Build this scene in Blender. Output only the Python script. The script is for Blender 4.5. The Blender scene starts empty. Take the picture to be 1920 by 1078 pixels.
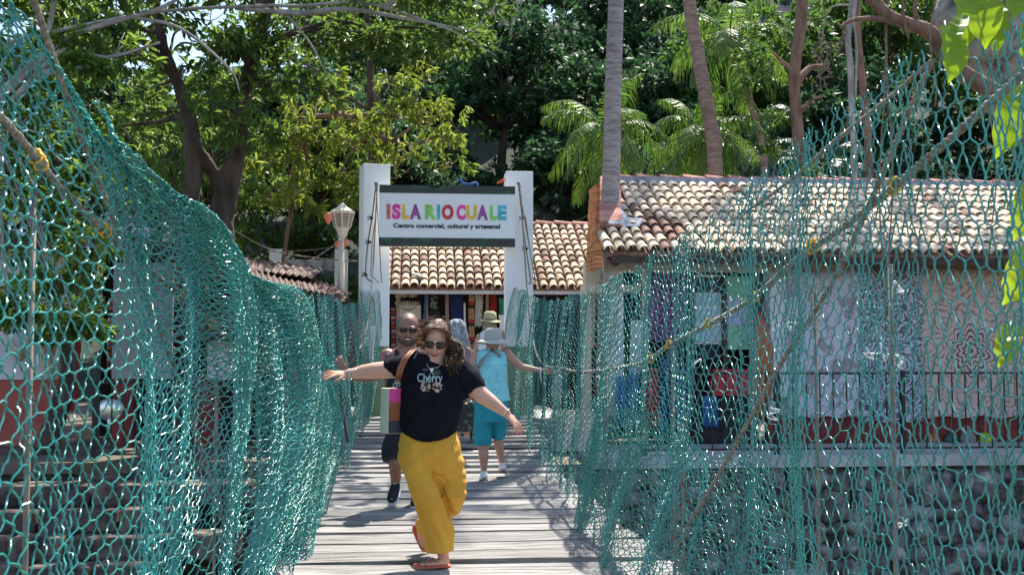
import bpy, bmesh, math, random
import numpy as np
from mathutils import Vector, Matrix, noise
from mathutils.bvhtree import BVHTree
random.seed(7)
SC = bpy.context.scene
COL = SC.collection
R = math.radians
# ------------------------------------------------------------------ camera
FPX = 2000.0                       # focal length in pixels of a 1920 wide frame
YAW, PITCH = math.atan(175/FPX), math.atan(111/FPX)
CAM = Vector((0, 0, 1.47))
FH = Vector((math.sin(YAW), math.cos(YAW), 0))
RT = Vector((math.cos(YAW), -math.sin(YAW), 0))
FW = math.cos(PITCH)*FH + Vector((0, 0, math.sin(PITCH)))
UP = RT.cross(FW)
cd = bpy.data.cameras.new('camera'); cam = bpy.data.objects.new('camera', cd); COL.objects.link(cam)
cam.matrix_world = Matrix(((RT.x, UP.x, -FW.x, CAM.x), (RT.y, UP.y, -FW.y, CAM.y), (RT.z, UP.z, -FW.z, CAM.z), (0, 0, 0, 1)))
cd.sensor_width = 36; cd.lens = 36*FPX/1920; cd.clip_end = 2000; cd.clip_start = 0.05
cd.dof.use_dof = True; cd.dof.focus_distance = 8.3; cd.dof.aperture_fstop = 9
SC.camera = cam
# ------------------------------------------------------------------ world, sun, exposure
SUN_EL, SUN_AZ = R(58), R(24)      # azimuth measured from +Y (ahead) towards +X (right)
w = bpy.data.worlds.new('World'); SC.world = w; w.use_nodes = True
nt = w.node_tree
sky = nt.nodes.new('ShaderNodeTexSky'); sky.sky_type = 'NISHITA'; sky.sun_disc = False
sky.sun_elevation = SUN_EL; sky.sun_rotation = SUN_AZ
bgn = nt.nodes['Background']; nt.links.new(sky.outputs[0], bgn.inputs[0]); bgn.inputs[1].default_value = 0.145
sd = bpy.data.lights.new('sun', 'SUN'); sd.energy = 5.0; sd.angle = R(0.5); sd.color = (1, .935, .83)
sun = bpy.data.objects.new('sun', sd); COL.objects.link(sun)
sdir = Vector((math.sin(SUN_AZ)*math.cos(SUN_EL), math.cos(SUN_AZ)*math.cos(SUN_EL), math.sin(SUN_EL)))
sun.rotation_euler = sdir.to_track_quat('Z', 'Y').to_euler(); sun.location = (0, 0, 30)
SC.view_settings.view_transform = 'Standard'; SC.view_settings.look = 'None'
SC.view_settings.exposure = 0.92; SC.view_settings.gamma = 1
SC.render.resolution_x = 1024; SC.render.resolution_y = 574

def P(px, py, Y):
    px, py, Y = float(px), float(py), float(Y)
    d = FW + (px-960)/FPX*RT + (539-py)/FPX*UP
    return CAM + d*(Y/d.y)

# ------------------------------------------------------------------ helpers
def shift_of(parent):
    return parent['_o'] if parent is not None else None
def link(name, me, parent=None, org=None):
    o = bpy.data.objects.new(name, me); COL.objects.link(o)
    if parent is not None: o.parent = parent
    return o
ORG = {}
def setmats(me, mats):
    for m in (mats if isinstance(mats, (list, tuple)) else [mats]): me.materials.append(m)
def finish(name, V, F, mats, parent=None, mi=None, smooth=False):
    """V list/array of world coords, F list of tuples or (n,k) int array"""
    V = np.asarray(V, dtype=np.float64).reshape(-1, 3)
    if parent is not None: org = ORG[parent.name]
    else: org = np.array([(V[:, 0].min()+V[:, 0].max())/2, (V[:, 1].min()+V[:, 1].max())/2, V[:, 2].min()])
    V = V-org
    me = bpy.data.meshes.new(name)
    if isinstance(F, np.ndarray):
        n, k = F.shape
        me.vertices.add(len(V)); me.vertices.foreach_set('co', V.ravel().astype(np.float32))
        me.loops.add(n*k); me.loops.foreach_set('vertex_index', F.ravel().astype(np.int32))
        me.polygons.add(n); me.polygons.foreach_set('loop_start', np.arange(0, n*k, k, dtype=np.int32))
        try: me.polygons.foreach_set('loop_total', np.full(n, k, dtype=np.int32))
        except Exception: pass
        me.update(calc_edges=True)
    else:
        me.from_pydata([tuple(v) for v in V], [], F); me.update()
    if mi is not None: me.polygons.foreach_set('material_index', np.asarray(mi, dtype=np.int32))
    if smooth: me.polygons.foreach_set('use_smooth', np.ones(len(me.polygons), dtype=bool))
    setmats(me, mats)
    o = link(name, me, parent)
    if parent is None: o.location = tuple(org)
    ORG[o.name] = org
    return o
def tag(o, label=None, cat=None, group=None, kind=None):
    if label: o['label'] = label
    if cat: o['category'] = cat
    if group: o['group'] = group
    if kind: o['kind'] = kind
    return o
def thing(name, label, cat, loc, group=None):
    o = bpy.data.objects.new(name, None); COL.objects.link(o); o.location = tuple(loc); o.empty_display_size = .1
    ORG[o.name] = np.array(loc, dtype=float)
    return tag(o, label, cat, group)
def unit(v):
    v = Vector(v); return v/ max(v.length, 1e-9)
def cat(pts, n=6):
    """Catmull-Rom through tuples of floats"""
    A = [np.array(p, dtype=float) for p in pts]
    if len(A) < 3: return [A[0]+(A[-1]-A[0])*i/n for i in range(n+1)]
    A = [2*A[0]-A[1]]+A+[2*A[-1]-A[-2]]
    out = []
    for i in range(1, len(A)-2):
        for j in range(n):
            t = j/n; a, b, c, d = A[i-1:i+3]
            out.append(.5*((2*b)+(c-a)*t+(2*a-5*b+4*c-d)*t*t+(3*b-a-3*c+d)*t**3))
    out.append(A[-2]); return out
class MB:
    def __init__(s): s.v = []; s.f = []; s.m = []
    def add(s, v, f, m=0):
        b = len(s.v); s.v += [tuple(x) for x in v]; s.f += [tuple(i+b for i in q) for q in f]; s.m += [m]*len(f); return s
    def box(s, c, d, rot=None, m=0, taper=1.0):
        c = Vector(c); hx, hy, hz = d[0]/2, d[1]/2, d[2]/2; vs = []
        for z in (-1, 1):
            for x, y in ((-1, -1), (1, -1), (1, 1), (-1, 1)):
                k = taper if z > 0 else 1
                p = Vector((x*hx*k, y*hy*k, z*hz))
                if rot is not None: p = rot @ p
                vs.append(c+p)
        return s.add(vs, [(3, 2, 1, 0), (4, 5, 6, 7), (0, 1, 5, 4), (1, 2, 6, 5), (2, 3, 7, 6), (3, 0, 4, 7)], m)
    def bb(s, a, b, m=0):
        a = Vector(a); b = Vector(b)
        return s.box((a+b)/2, [abs(b[i]-a[i]) for i in range(3)], None, m)
    def loft(s, rings, side=(1, 0, 0), n=16, m=0, cap=True, sup=2.0):
        """rings: (center, a, b): a = half width along side, b = half width across"""
        vs = []; cs = [Vector(r[0]) for r in rings]
        for i, r in enumerate(rings):
            t = unit(cs[min(i+1, len(cs)-1)]-cs[max(i-1, 0)])
            sd_ = Vector(side); sd_ = unit(sd_-t*sd_.dot(t)); q = t.cross(sd_)
            for k in range(n):
                a = 2*math.pi*k/n; ca, sa = math.cos(a), math.sin(a)
                e = 2/sup
                x = math.copysign(abs(ca)**e, ca); y = math.copysign(abs(sa)**e, sa)
                vs.append(cs[i]+sd_*x*r[1]+q*y*r[2])
        fs = []
        for i in range(len(rings)-1):
            for k in range(n):
                k2 = (k+1) % n
                fs.append((i*n+k, i*n+k2, (i+1)*n+k2, (i+1)*n+k))
        if cap:
            fs.append(tuple(range(n-1, -1, -1))); b = (len(rings)-1)*n; fs.append(tuple(range(b, b+n)))
        return s.add(vs, fs, m)
    def tube(s, pts, r, n=8, m=0, cap=True, sm=0):
        if not hasattr(r, '__len__'): r = [r]*len(pts)
        if sm:
            A = cat([tuple(p)+(q,) for p, q in zip(pts, r)], sm); pts = [Vector(a[:3]) for a in A]; r = [max(a[3], 1e-4) for a in A]
        pts = [Vector(p) for p in pts]
        d = pts[-1]-pts[0]
        side = Vector((1, 0, 0)) if abs(d.x) < max(abs(d.y), abs(d.z)) else Vector((0, .3, 1))
        return s.loft([(p, q, q) for p, q in zip(pts, r)], side, n, m, cap)
    def ell(s, c, r, M=None, n=16, k=10, m=0):
        c = Vector(c); vs = []; fs = []
        for i in range(k+1):
            th = math.pi*i/k
            for j in range(n):
                a = 2*math.pi*j/n
                p = Vector((r[0]*math.sin(th)*math.cos(a), r[1]*math.sin(th)*math.sin(a), r[2]*math.cos(th)))
                if M is not None: p = M @ p
                vs.append(c+p)
        for i in range(k):
            for j in range(n):
                a, b = i*n+j, i*n+(j+1) % n
                if i == 0: fs.append((a, a+n, b+n))
                elif i == k-1: fs.append((a, a+n, b))
                else: fs.append((a, a+n, b+n, b))
        return s.add(vs, fs, m)
    def caps(s, pts, r, n=12, m=0):
        """rounded chain (closed): tube with spheres at the joints"""
        if not hasattr(r, '__len__'): r = [r]*len(pts)
        s.tube(pts, r, n, m)
        for p, q in zip(pts, r): s.ell(p, (q, q, q), None, n, 8, m)
        return s
    def quad(s, a, b, c, d, m=0): return s.add([a, b, c, d], [(0, 1, 2, 3)], m)
    def build(s, name, mats, parent=None, smooth=False):
        return finish(name, s.v, s.f, mats, parent, s.m, smooth)
def voxel(mb, name, mat, parent, vs=.01, it=3, disp=None, smooth=True, fac=.5):
    me = bpy.data.meshes.new('t'); me.from_pydata(mb.v, [], mb.f); me.update()
    bm = bmesh.new(); bm.from_mesh(me); bmesh.ops.recalc_face_normals(bm, faces=bm.faces); bm.to_mesh(me); bm.free()
    o = bpy.data.objects.new('t', me); COL.objects.link(o)
    md = o.modifiers.new('r', 'REMESH'); md.mode = 'VOXEL'; md.voxel_size = vs
    if it:
        sm = o.modifiers.new('s', 'SMOOTH'); sm.iterations = it; sm.factor = fac
    bpy.context.view_layer.update()
    e = o.evaluated_get(bpy.context.evaluated_depsgraph_get())
    m2 = bpy.data.meshes.new_from_object(e)
    V = np.empty(len(m2.vertices)*3, dtype=np.float32); m2.vertices.foreach_get('co', V); V = V.reshape(-1, 3).astype(float)
    if disp:
        N = np.empty(len(m2.vertices)*3, dtype=np.float32); m2.vertices.foreach_get('normal', N); N = N.reshape(-1, 3)
        V = V+N*np.array([disp(Vector(p)) for p in V])[:, None]
    F = [tuple(p.vertices) for p in m2.polygons]
    bpy.data.objects.remove(o); bpy.data.meshes.remove(me); bpy.data.meshes.remove(m2)
    return finish(name, V, F, mat, parent, None, smooth)
def nz(p, s, seed=0): return noise.noise(Vector((p.x*s+seed, p.y*s-seed, p.z*s+seed*.7)))

def text_mesh(body, bold=0.0, ext=.004):
    cu = bpy.data.curves.new('t', 'FONT'); cu.body = body; cu.extrude = ext; cu.offset = bold; cu.resolution_u = 4
    o = bpy.data.objects.new('t', cu); COL.objects.link(o); bpy.context.view_layer.update()
    me = bpy.data.meshes.new_from_object(o.evaluated_get(bpy.context.evaluated_depsgraph_get()))
    V = np.array([v.co[:] for v in me.vertices]); F = [tuple(p.vertices) for p in me.polygons]
    bpy.data.objects.remove(o); bpy.data.curves.remove(cu); bpy.data.meshes.remove(me)
    return V, F
def text_fit(mb, body, x0, x1, z0, z1, fn, bold=0., m=0, ext=.004):
    """text scaled into the box, fn maps (x, z, depth) to world"""
    V, F = text_mesh(body, bold, ext)
    a, b = V[:, 0].min(), V[:, 0].max(); c, d = V[:, 1].min(), V[:, 1].max()
    mb.add([fn(x0+(v[0]-a)/(b-a)*(x1-x0), z0+(v[1]-c)/(d-c)*(z1-z0), v[2]) for v in V], F, m)

# ------------------------------------------------------------------ materials
def pm(name, c1, c2=None, scale=5, rough=.6, bump=0, bscale=None, stretch=(1, 1, 1), metal=0, spec=.5, isl=0, trans=0, c3=None, detail=5, sss=0, objrand=0, coord='Object', ramp=(.35, .65)):
    m = bpy.data.materials.new(name); m.use_nodes = True; t = m.node_tree; N = t.nodes; L = t.links
    b = N['Principled BSDF']; b.inputs['Roughness'].default_value = rough; b.inputs['Metallic'].default_value = metal
    b.inputs['Specular IOR Level'].default_value = spec
    tc = N.new('ShaderNodeTexCoord'); mp = N.new('ShaderNodeMapping'); mp.inputs['Scale'].default_value = stretch
    L.new(tc.outputs[coord], mp.inputs[0])
    col = None
    if c2 is not None:
        n = N.new('ShaderNodeTexNoise'); n.inputs['Scale'].default_value = scale; n.inputs['Detail'].default_value = detail
        L.new(mp.outputs[0], n.inputs['Vector'])
        rp = N.new('ShaderNodeValToRGB'); rp.color_ramp.elements[0].position = ramp[0]; rp.color_ramp.elements[1].position = ramp[1]
        rp.color_ramp.elements[0].color = (*c1, 1); rp.color_ramp.elements[1].color = (*c2, 1)
        if c3 is not None:
            e = rp.color_ramp.elements.new(.5*(ramp[0]+ramp[1])); e.color = (*c3, 1)
        L.new(n.outputs[0], rp.inputs[0]); col = rp.outputs[0]
    else:
        rgb = N.new('ShaderNodeRGB'); rgb.outputs[0].default_value = (*c1, 1); col = rgb.outputs[0]
    if isl or objrand:
        g = N.new('ShaderNodeNewGeometry'); oi = N.new('ShaderNodeObjectInfo')
        mr = N.new('ShaderNodeMapRange'); k = isl or objrand
        mr.inputs[3].default_value = 1-k; mr.inputs[4].default_value = 1+k*.8
        L.new(g.outputs['Random Per Island'] if isl else oi.outputs['Random'], mr.inputs[0])
        hs = N.new('ShaderNodeHueSaturation'); L.new(mr.outputs[0], hs.inputs['Value']); L.new(col, hs.inputs['Color'])
        m2 = N.new('ShaderNodeMath'); m2.operation = 'MULTIPLY_ADD'
        wn = N.new('ShaderNodeTexWhiteNoise'); wn.noise_dimensions = '1D'; L.new(g.outputs['Random Per Island'] if isl else oi.outputs['Random'], wn.inputs['W'])
        m2.inputs[1].default_value = .022; m2.inputs[2].default_value = .492; L.new(wn.outputs[0], m2.inputs[0]); L.new(m2.outputs[0], hs.inputs['Hue'])
        col = hs.outputs[0]
    L.new(col, b.inputs['Base Color'])
    if bump:
        n2 = N.new('ShaderNodeTexNoise'); n2.inputs['Scale'].default_value = bscale or scale*3; n2.inputs['Detail'].default_value = 6
        L.new(mp.outputs[0], n2.inputs['Vector'])
        bp = N.new('ShaderNodeBump'); bp.inputs['Strength'].default_value = min(1, bump); bp.inputs['Distance'].default_value = .02
        L.new(n2.outputs[0], bp.inputs['Height']); L.new(bp.outputs[0], b.inputs['Normal'])
    if sss:
        b.inputs['Subsurface Weight'].default_value = sss; b.inputs['Subsurface Radius'].default_value = (.012, .005, .003); b.inputs['Subsurface Scale'].default_value = 1
    if trans:
        tr = N.new('ShaderNodeBsdfTranslucent'); mx = N.new('ShaderNodeMixShader'); mx.inputs[0].default_value = trans
        hs2 = N.new('ShaderNodeHueSaturation'); hs2.inputs['Value'].default_value = 1.7; hs2.inputs['Saturation'].default_value = 1.1; hs2.inputs['Hue'].default_value = .485
        L.new(col, hs2.inputs['Color']); L.new(hs2.outputs[0], tr.inputs[0])
        L.new(b.outputs[0], mx.inputs[1]); L.new(tr.outputs[0], mx.inputs[2]); L.new(mx.outputs[0], N['Material Output'].inputs[0])
    return m
M = {}
M['plank'] = pm('weathered_plank', (.14, .132, .125), (.385, .37, .36), 2.6, .85, .7, 9, (1.0, 12, 12), objrand=.22, c3=(.29, .28, .27), detail=8)
M['beam'] = pm('dark_beam', (.05, .045, .04), (.1, .09, .08), 6, .9, .4)
M['net'] = pm('green_coated_wire', (.009, .215, .172), (.027, .31, .26), 3, .21, isl=.2, spec=1.0)
M['netfar'] = pm('green_coated_wire_far', (.007, .19, .155), (.018, .27, .225), 3, .35, isl=.18, spec=.8)
M['rope'] = pm('steel_rope', (.15, .125, .10), (.36, .315, .26), 40, .6, .6, 90, metal=.1)
M['rust'] = pm('rusty_rod', (.16, .08, .05), (.35, .2, .13), 14, .7, .3)
M['orange_pole'] = pm('orange_primer_pole', (.62, .20, .10), (.55, .26, .16), 12, .6)
M['pole'] = pm('grey_rod', (.15, .125, .10), (.26, .22, .17), 14, .7)
M['yellow'] = pm('yellow_clamp', (.75, .45, .03), rough=.4)
M['white_tie'] = pm('white_tie', (.8, .8, .78), rough=.5)
M['white'] = pm('white_paint', (.62, .61, .60), (.88, .88, .88), 2.2, .8, .25, 25, c3=(.85, .85, .85), detail=9, ramp=(.22, .5))
M['sage'] = pm('sage_green_paint', (.15, .21, .12), (.20, .27, .16), 3, .75, .1)
M['signwhite'] = pm('sign_panel', (.86, .86, .87), (.90, .90, .90), 2, .45)
M['signdark'] = pm('sign_dark_band', (.018, .022, .02), (.03, .036, .03), 6, .45)
M['frondprint'] = pm('printed_frond', (.02, .075, .035), (.03, .12, .05), 6, .5)
M['black'] = pm('black_print', (.012, .012, .014), rough=.5)
M['iron'] = pm('black_iron', (.02, .02, .022), rough=.45, metal=.3)
M['tile'] = pm('clay_tile', (.44, .31, .22), (.74, .60, .46), 9, .9, .4, 30, isl=.32, c3=(.62, .47, .34))
M['tile2'] = pm('clay_tile_pale', (.54, .41, .30), (.84, .73, .58), 9, .9, .4, 30, isl=.24, c3=(.76, .63, .48))
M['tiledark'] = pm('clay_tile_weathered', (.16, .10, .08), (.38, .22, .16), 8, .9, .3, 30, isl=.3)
M['ridge'] = pm('ridge_tile', (.46, .17, .14), (.60, .30, .24), 8, .85, isl=.2)
M['mortar'] = pm('mortar', (.22, .25, .31), (.38, .41, .48), 9, .9, .7)
M['brick'] = pm('orange_brick', (.56, .20, .08), (.68, .30, .14), 12, .9, .3, isl=.25)
M['cream'] = pm('cream_wall', (.58, .50, .40), (.70, .63, .52), 2, .85, .2, 15)
M['wallwhite'] = pm('shop_wall_white', (.62, .62, .64), (.75, .75, .76), 2, .8, .1)
M['redbase'] = pm('red_painted_base', (.20, .03, .025), (.30, .05, .04), 4, .8, .3, 20)
M['redbase2'] = pm('red_painted_wall', (.42, .09, .07), (.55, .14, .10), 3, .8, .3, 20)
M['concrete'] = pm('concrete', (.34, .33, .32), (.55, .54, .52), 2.5, .9, .3, 30, c3=(.47, .46, .44))
M['concrete_stain'] = pm('stained_concrete', (.12, .12, .11), (.58, .57, .55), 3, .9, .3, 20, (1, 1, .5), c3=(.42, .42, .40))
M['stone'] = pm('rough_stone', (.035, .032, .03), (.46, .43, .39), 4.2, .95, 1.0, 11, c3=(.20, .18, .165), isl=.35, detail=10, ramp=(.32, .68))
M['stonebed'] = pm('stone_mortar', (.04, .04, .036), (.16, .155, .14), 4, .95, 1.0, 14, detail=9)
M['stonebrown'] = pm('brown_stone', (.04, .03, .024), (.22, .17, .14), 4, .95, .8, 10, c3=(.11, .085, .07), isl=.35, detail=9)
M['dirt_and_shade'] = pm('soil_and_shade', (.09, .07, .05), (.2, .16, .12), 3, .95, .4)
M['hill'] = pm('hill_undergrowth', (.008, .014, .007), (.025, .042, .016), 1.5, .95, .8, 3)
M['riverbed'] = pm('riverbed', (.05, .045, .035), (.16, .14, .11), 1.2, .8, .7, 4)
M['water'] = pm('river_water', (.02, .03, .025), rough=.08)
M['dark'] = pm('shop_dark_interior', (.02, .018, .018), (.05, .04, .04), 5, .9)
M['wood'] = pm('shop_wood', (.30, .20, .14), (.46, .34, .26), 8, .8, .3, 20, (1, 1, .2))
M['darkwood'] = pm('dark_timber', (.05, .035, .03), (.11, .075, .06), 8, .85, .3, 20)
M['tin'] = pm('rusty_tin_roof', (.045, .025, .02), (.20, .13, .11), 5, .7, .4, 12, c3=(.09, .05, .042), metal=.1)
M['barkdark'] = pm('dark_bark', (.035, .025, .018), (.12, .085, .065), 6, .95, 1, 14, (1, 1, .35))
M['barkbrown'] = pm('brown_bark', (.14, .075, .05), (.30, .18, .13), 7, .9, .8, 16, (1, 1, .4))
M['barkgrey'] = pm('grey_bark', (.24, .215, .20), (.46, .42, .39), 7, .9, .7, 20, (1, 1, .4))
M['palmtrunk'] = pm('palm_trunk', (.24, .19, .185), (.45, .38, .37), 5, .85, .6, 12, (1, 1, 5), c3=(.36, .30, .295), detail=7)
M['palmtrunk2'] = pm('palm_trunk_brown', (.22, .14, .11), (.40, .27, .22), 5, .85, .6, 12, (1, 1, 5))
def leafm(name, a, b, tr=.38, rough=.38, sp=.5): return pm(name, a, b, 1.1, rough, isl=.38, trans=tr, spec=sp)
M['leafA'] = leafm('ficus_leaf', (.085, .155, .034), (.17, .265, .062), .5, .4, .4)
M['leafB'] = leafm('broad_leaf', (.060, .115, .028), (.135, .215, .052), .48, .4, .4)
M['leafY'] = leafm('mango_leaf', (.12, .19, .035), (.24, .30, .065), .45, .5, .3)
M['leafO'] = leafm('young_red_leaf', (.40, .12, .06), (.45, .22, .06), .5, .45)
M['leafD'] = leafm('dark_leaf', (.026, .070, .032), (.060, .125, .052), .3, .55, .25)
M['leafM'] = leafm('mid_leaf', (.050, .11, .03), (.11, .19, .045), .4, .5, .35)
M['leafP'] = leafm('palm_leaflet', (.065, .14, .028), (.14, .23, .05), .38, .5, .3)
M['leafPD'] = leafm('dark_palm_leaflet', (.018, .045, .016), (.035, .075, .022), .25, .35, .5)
M['leafN'] = leafm('vine_leaf', (.14, .26, .03), (.25, .36, .04), .6, .45)
M['vine'] = pm('dry_vine', (.16, .10, .08), (.32, .22, .17), 20, .9)
# people
M['skin'] = pm('fair_skin', (.64, .33, .225), (.74, .40, .28), 6, .48, sss=.12)
M['skin2'] = pm('brown_skin', (.27, .125, .08), (.34, .165, .11), 6, .45, sss=.1)
M['skin3'] = pm('tanned_skin', (.46, .24, .17), (.54, .30, .22), 6, .5, sss=.1)
M['tee'] = pm('black_tee_cotton', (.006, .006, .010), (.011, .011, .017), 12, .9, .2, 60, spec=.15)
M['mustard'] = pm('mustard_cotton', (.66, .325, .03), (.76, .40, .045), 5, .85, .35, 14, (1, 1, .6))
M['turq'] = pm('turquoise_shirt', (.24, .70, .76), (.34, .80, .84), 9, .8, .3, 18)
M['teal'] = pm('teal_capris', (.01, .26, .33), (.02, .34, .42), 7, .85, .35, 14)
M['navy'] = pm('navy_cloth', (.012, .013, .02), (.02, .022, .032), 9, .85, .2)
M['mauve'] = pm('mauve_top', (.24, .14, .16), (.30, .18, .20), 7, .85, .2)
M['whitecloth'] = pm('white_cloth', (.75, .75, .8), (.82, .82, .86), 8, .85, .2)
M['brownhair'] = pm('brown_hair', (.045, .02, .012), (.22, .11, .055), 14, .5, isl=.45, spec=.4)
M['darkhair'] = pm('cropped_hair', (.03, .028, .028), (.12, .11, .11), 50, .6)
M['beard'] = pm('stubble', (.07, .035, .025), (.10, .05, .035), 50, .75)
M['greyhair'] = pm('grey_hair', (.30, .31, .34), (.62, .63, .66), 20, .5, isl=.3)
M['blondhair'] = pm('ash_blond_hair', (.30, .24, .18), (.48, .40, .31), 20, .55, isl=.3)
M['greyhat'] = pm('grey_straw', (.40, .38, .35), (.52, .50, .46), 60, .85, .5, 120)
M['tanhat'] = pm('tan_straw', (.50, .43, .22), (.62, .54, .30), 60, .85, .5, 120)
M['lens'] = pm('dark_lens', (.012, .006, .006), rough=.12)
M['frame'] = pm('brown_frame', (.10, .03, .02), rough=.25)
M['lip'] = pm('lips', (.45, .06, .08), rough=.4)
M['mouth'] = pm('mouth_inside', (.10, .02, .02), rough=.6)
M['teeth'] = pm('teeth', (.85, .82, .78), rough=.3)
M['nail'] = pm('pink_nail', (.85, .03, .12), rough=.25)
M['silver'] = pm('silver', (.75, .74, .72), rough=.25, metal=.8)
M['coral'] = pm('coral_rubber', (.62, .14, .08), rough=.6)
M['thong'] = pm('taupe_thong', (.28, .21, .17), rough=.6)
M['pink'] = pm('pink_leather', (.78, .05, .30), rough=.5)
M['tan'] = pm('tan_leather', (.30, .085, .03), (.36, .11, .04), 8, .45)
M['slate'] = pm('slate_leather', (.03, .04, .06), rough=.5)
M['canvas'] = pm('cream_canvas', (.66, .64, .52), (.72, .70, .58), 8, .8)
M['sole'] = pm('white_sole', (.75, .76, .78), rough=.6)
M['gum'] = pm('gum_sole', (.22, .10, .06), rough=.7)
M['taupe'] = pm('taupe_strap', (.26, .23, .21), rough=.7)
M['print'] = pm('grey_print', (.48, .54, .52), rough=.7)
M['flock'] = pm('leopard_print', (.03, .02, .018), (.62, .38, .26), 55, .7, ramp=(.47, .53))
M['printdark'] = pm('dark_print', (.10, .09, .085), (.05, .045, .045), 20, .7)
M['tattoo'] = pm('tattoo_ink', (.10, .07, .07), (.2, .11, .09), 40, .6)
# ------------------------------------------------------------------ the ground and the river
def deck_z(Y):
    t = min(max((Y-12.0)/4.0, 0), 1); return .44*t*t*(3-2*t)
def sheet(name, x0, x1, y0, y1, nx, ny, fz, mat, **kw):
    V = [(x0+(x1-x0)*i/nx, y0+(y1-y0)*j/ny, 0) for j in range(ny+1) for i in range(nx+1)]
    V = [(x, y, fz(x, y)) for x, y, _ in V]
    F = [(j*(nx+1)+i, j*(nx+1)+i+1, (j+1)*(nx+1)+i+1, (j+1)*(nx+1)+i) for j in range(ny) for i in range(nx)]
    return tag(finish(name, V, F, mat, None, None, True), kind='structure', **kw)
def hill_z(x, y):
    if y < 30: return -.05
    t = (y-30)/45
    k = .45+.55/(1+math.exp(-(x-1)/3.0))
    return -.05+26*k*min(1, t)**1.1+.8*noise.noise(Vector((x*.15, y*.15, 0)))*min(1, t*4)
sheet('riverbed', -60, 60, -20, 16, 60, 40, lambda x, y: -3.2+.4*noise.noise(Vector((x*.5, y*.5, 3))), M['riverbed'])
sheet('water', -60, 60, -20, 14.5, 4, 4, lambda x, y: -3.05, M['water'])
sheet('island_ground', -80, 80, 14.6, 31, 20, 4, lambda x, y: -.03, M['dirt_and_shade'])
sheet('hillside', -160, 160, 29, 160, 80, 50, hill_z, M['hill'])
# near bank behind the camera, from which the bridge starts
b = MB(); b.bb((-60, -20, -3.5), (60, .6, -.02)); tag(b.build('near_bank', M['dirt_and_shade']), kind='structure')
# landing of the bridge under the gate
b = MB(); b.bb((-1.4, 15.95, -.02), (2.3, 19.4, .40)); tag(b.build('landing', M['concrete']), kind='structure')
# walkway kerb slab on top of the right bank wall
b = MB(); b.bb((2.25, 14.02, -.14), (14, 15.95, .0)); tag(b.build('right_walkway', M['concrete']), kind='structure')
b = MB(); b.bb((-14, 14.1, -.14), (-1.6, 16.4, .0)); tag(b.build('left_walkway', M['dirt_and_shade']), kind='structure')  # concrete slab; the dark soil colour stands in for tree shade

def stone_wall(name, label, x0, x1, y, z0, z1, mat, seed, size=.34, stepf=None):
    rnd = random.Random(seed); t = thing(name, label, 'stone wall', ((x0+x1)/2, y, z0))
    bk = MB(); bk.bb((x0, y+.06, z0), (x1, y+.6, z1)); bk.build('mortar', M['stonebed'], t)
    st = MB(); z = z0
    while z < z1-.05:
        h = size*rnd.uniform(.55, 1.0); h = min(h, z1-z); x = x0
        while x < x1:
            wd = size*rnd.uniform(.6, 1.7)
            c = Vector((x+wd/2, y+.06, z+h/2+rnd.uniform(-.05, .05))); k = len(st.v)
            st.ell(c, (wd*.56, rnd.uniform(.08, .2), h*.6), None, 14, 9)
            for q in range(k, len(st.v)):
                v = Vector(st.v[q]); d = v-c
                # boxier stones with chipped faces
                v = c+Vector((math.copysign(min(abs(d.x)*1.25, wd*.54), d.x), d.y, math.copysign(min(abs(d.z)*1.2, h*.56), d.z)))
                v += noise.noise_vector(v*3.3)*.09+noise.noise_vector(v*8)*.07
                st.v[q] = tuple(v)
            x += wd
        z += h
    st.build('stones', mat, t, True)
    return t
stone_wall('stone_wall', 'rough grey stone retaining wall below the walkway right of the bridge', 1.9, 13, 14.12, -3.3, -.15, M['stone'], 1, .25)
stone_wall('stone_wall', 'mossy brown stone retaining wall left of the bridge below the iron railing', -14, -1.3, 14.2, -3.3, -.15, M['stonebrown'], 2, .42)
# stone stairs on the left bank
t = thing('stone_stairs', 'worn brown stone steps going down the left river bank', 'stairs', (-5.5, 13, -3.3))
for i in range(9):
    s = MB(); z = -.2-.26*i; y1 = 13.95-.34*i; x = -11.0
    rnd = random.Random(i+40)
    while x < -2.9:
        wd = rnd.uniform(.5, 1.1); k = len(s.v)
        s.box((x+wd/2, y1-.2, z-.14), (wd-.03, .5, .28+rnd.uniform(-.03, .03)))
        x += wd
    o = s.build('step', M['stonebrown'], t)
    bv = o.modifiers.new('b', 'BEVEL'); bv.width = .035; bv.segments = 2
b = MB(); b.bb((-11.0, 11.4, -3.3), (-3.0, 13.9, -2.6)); b.build('footing', M['stonebed'], t)

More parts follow.
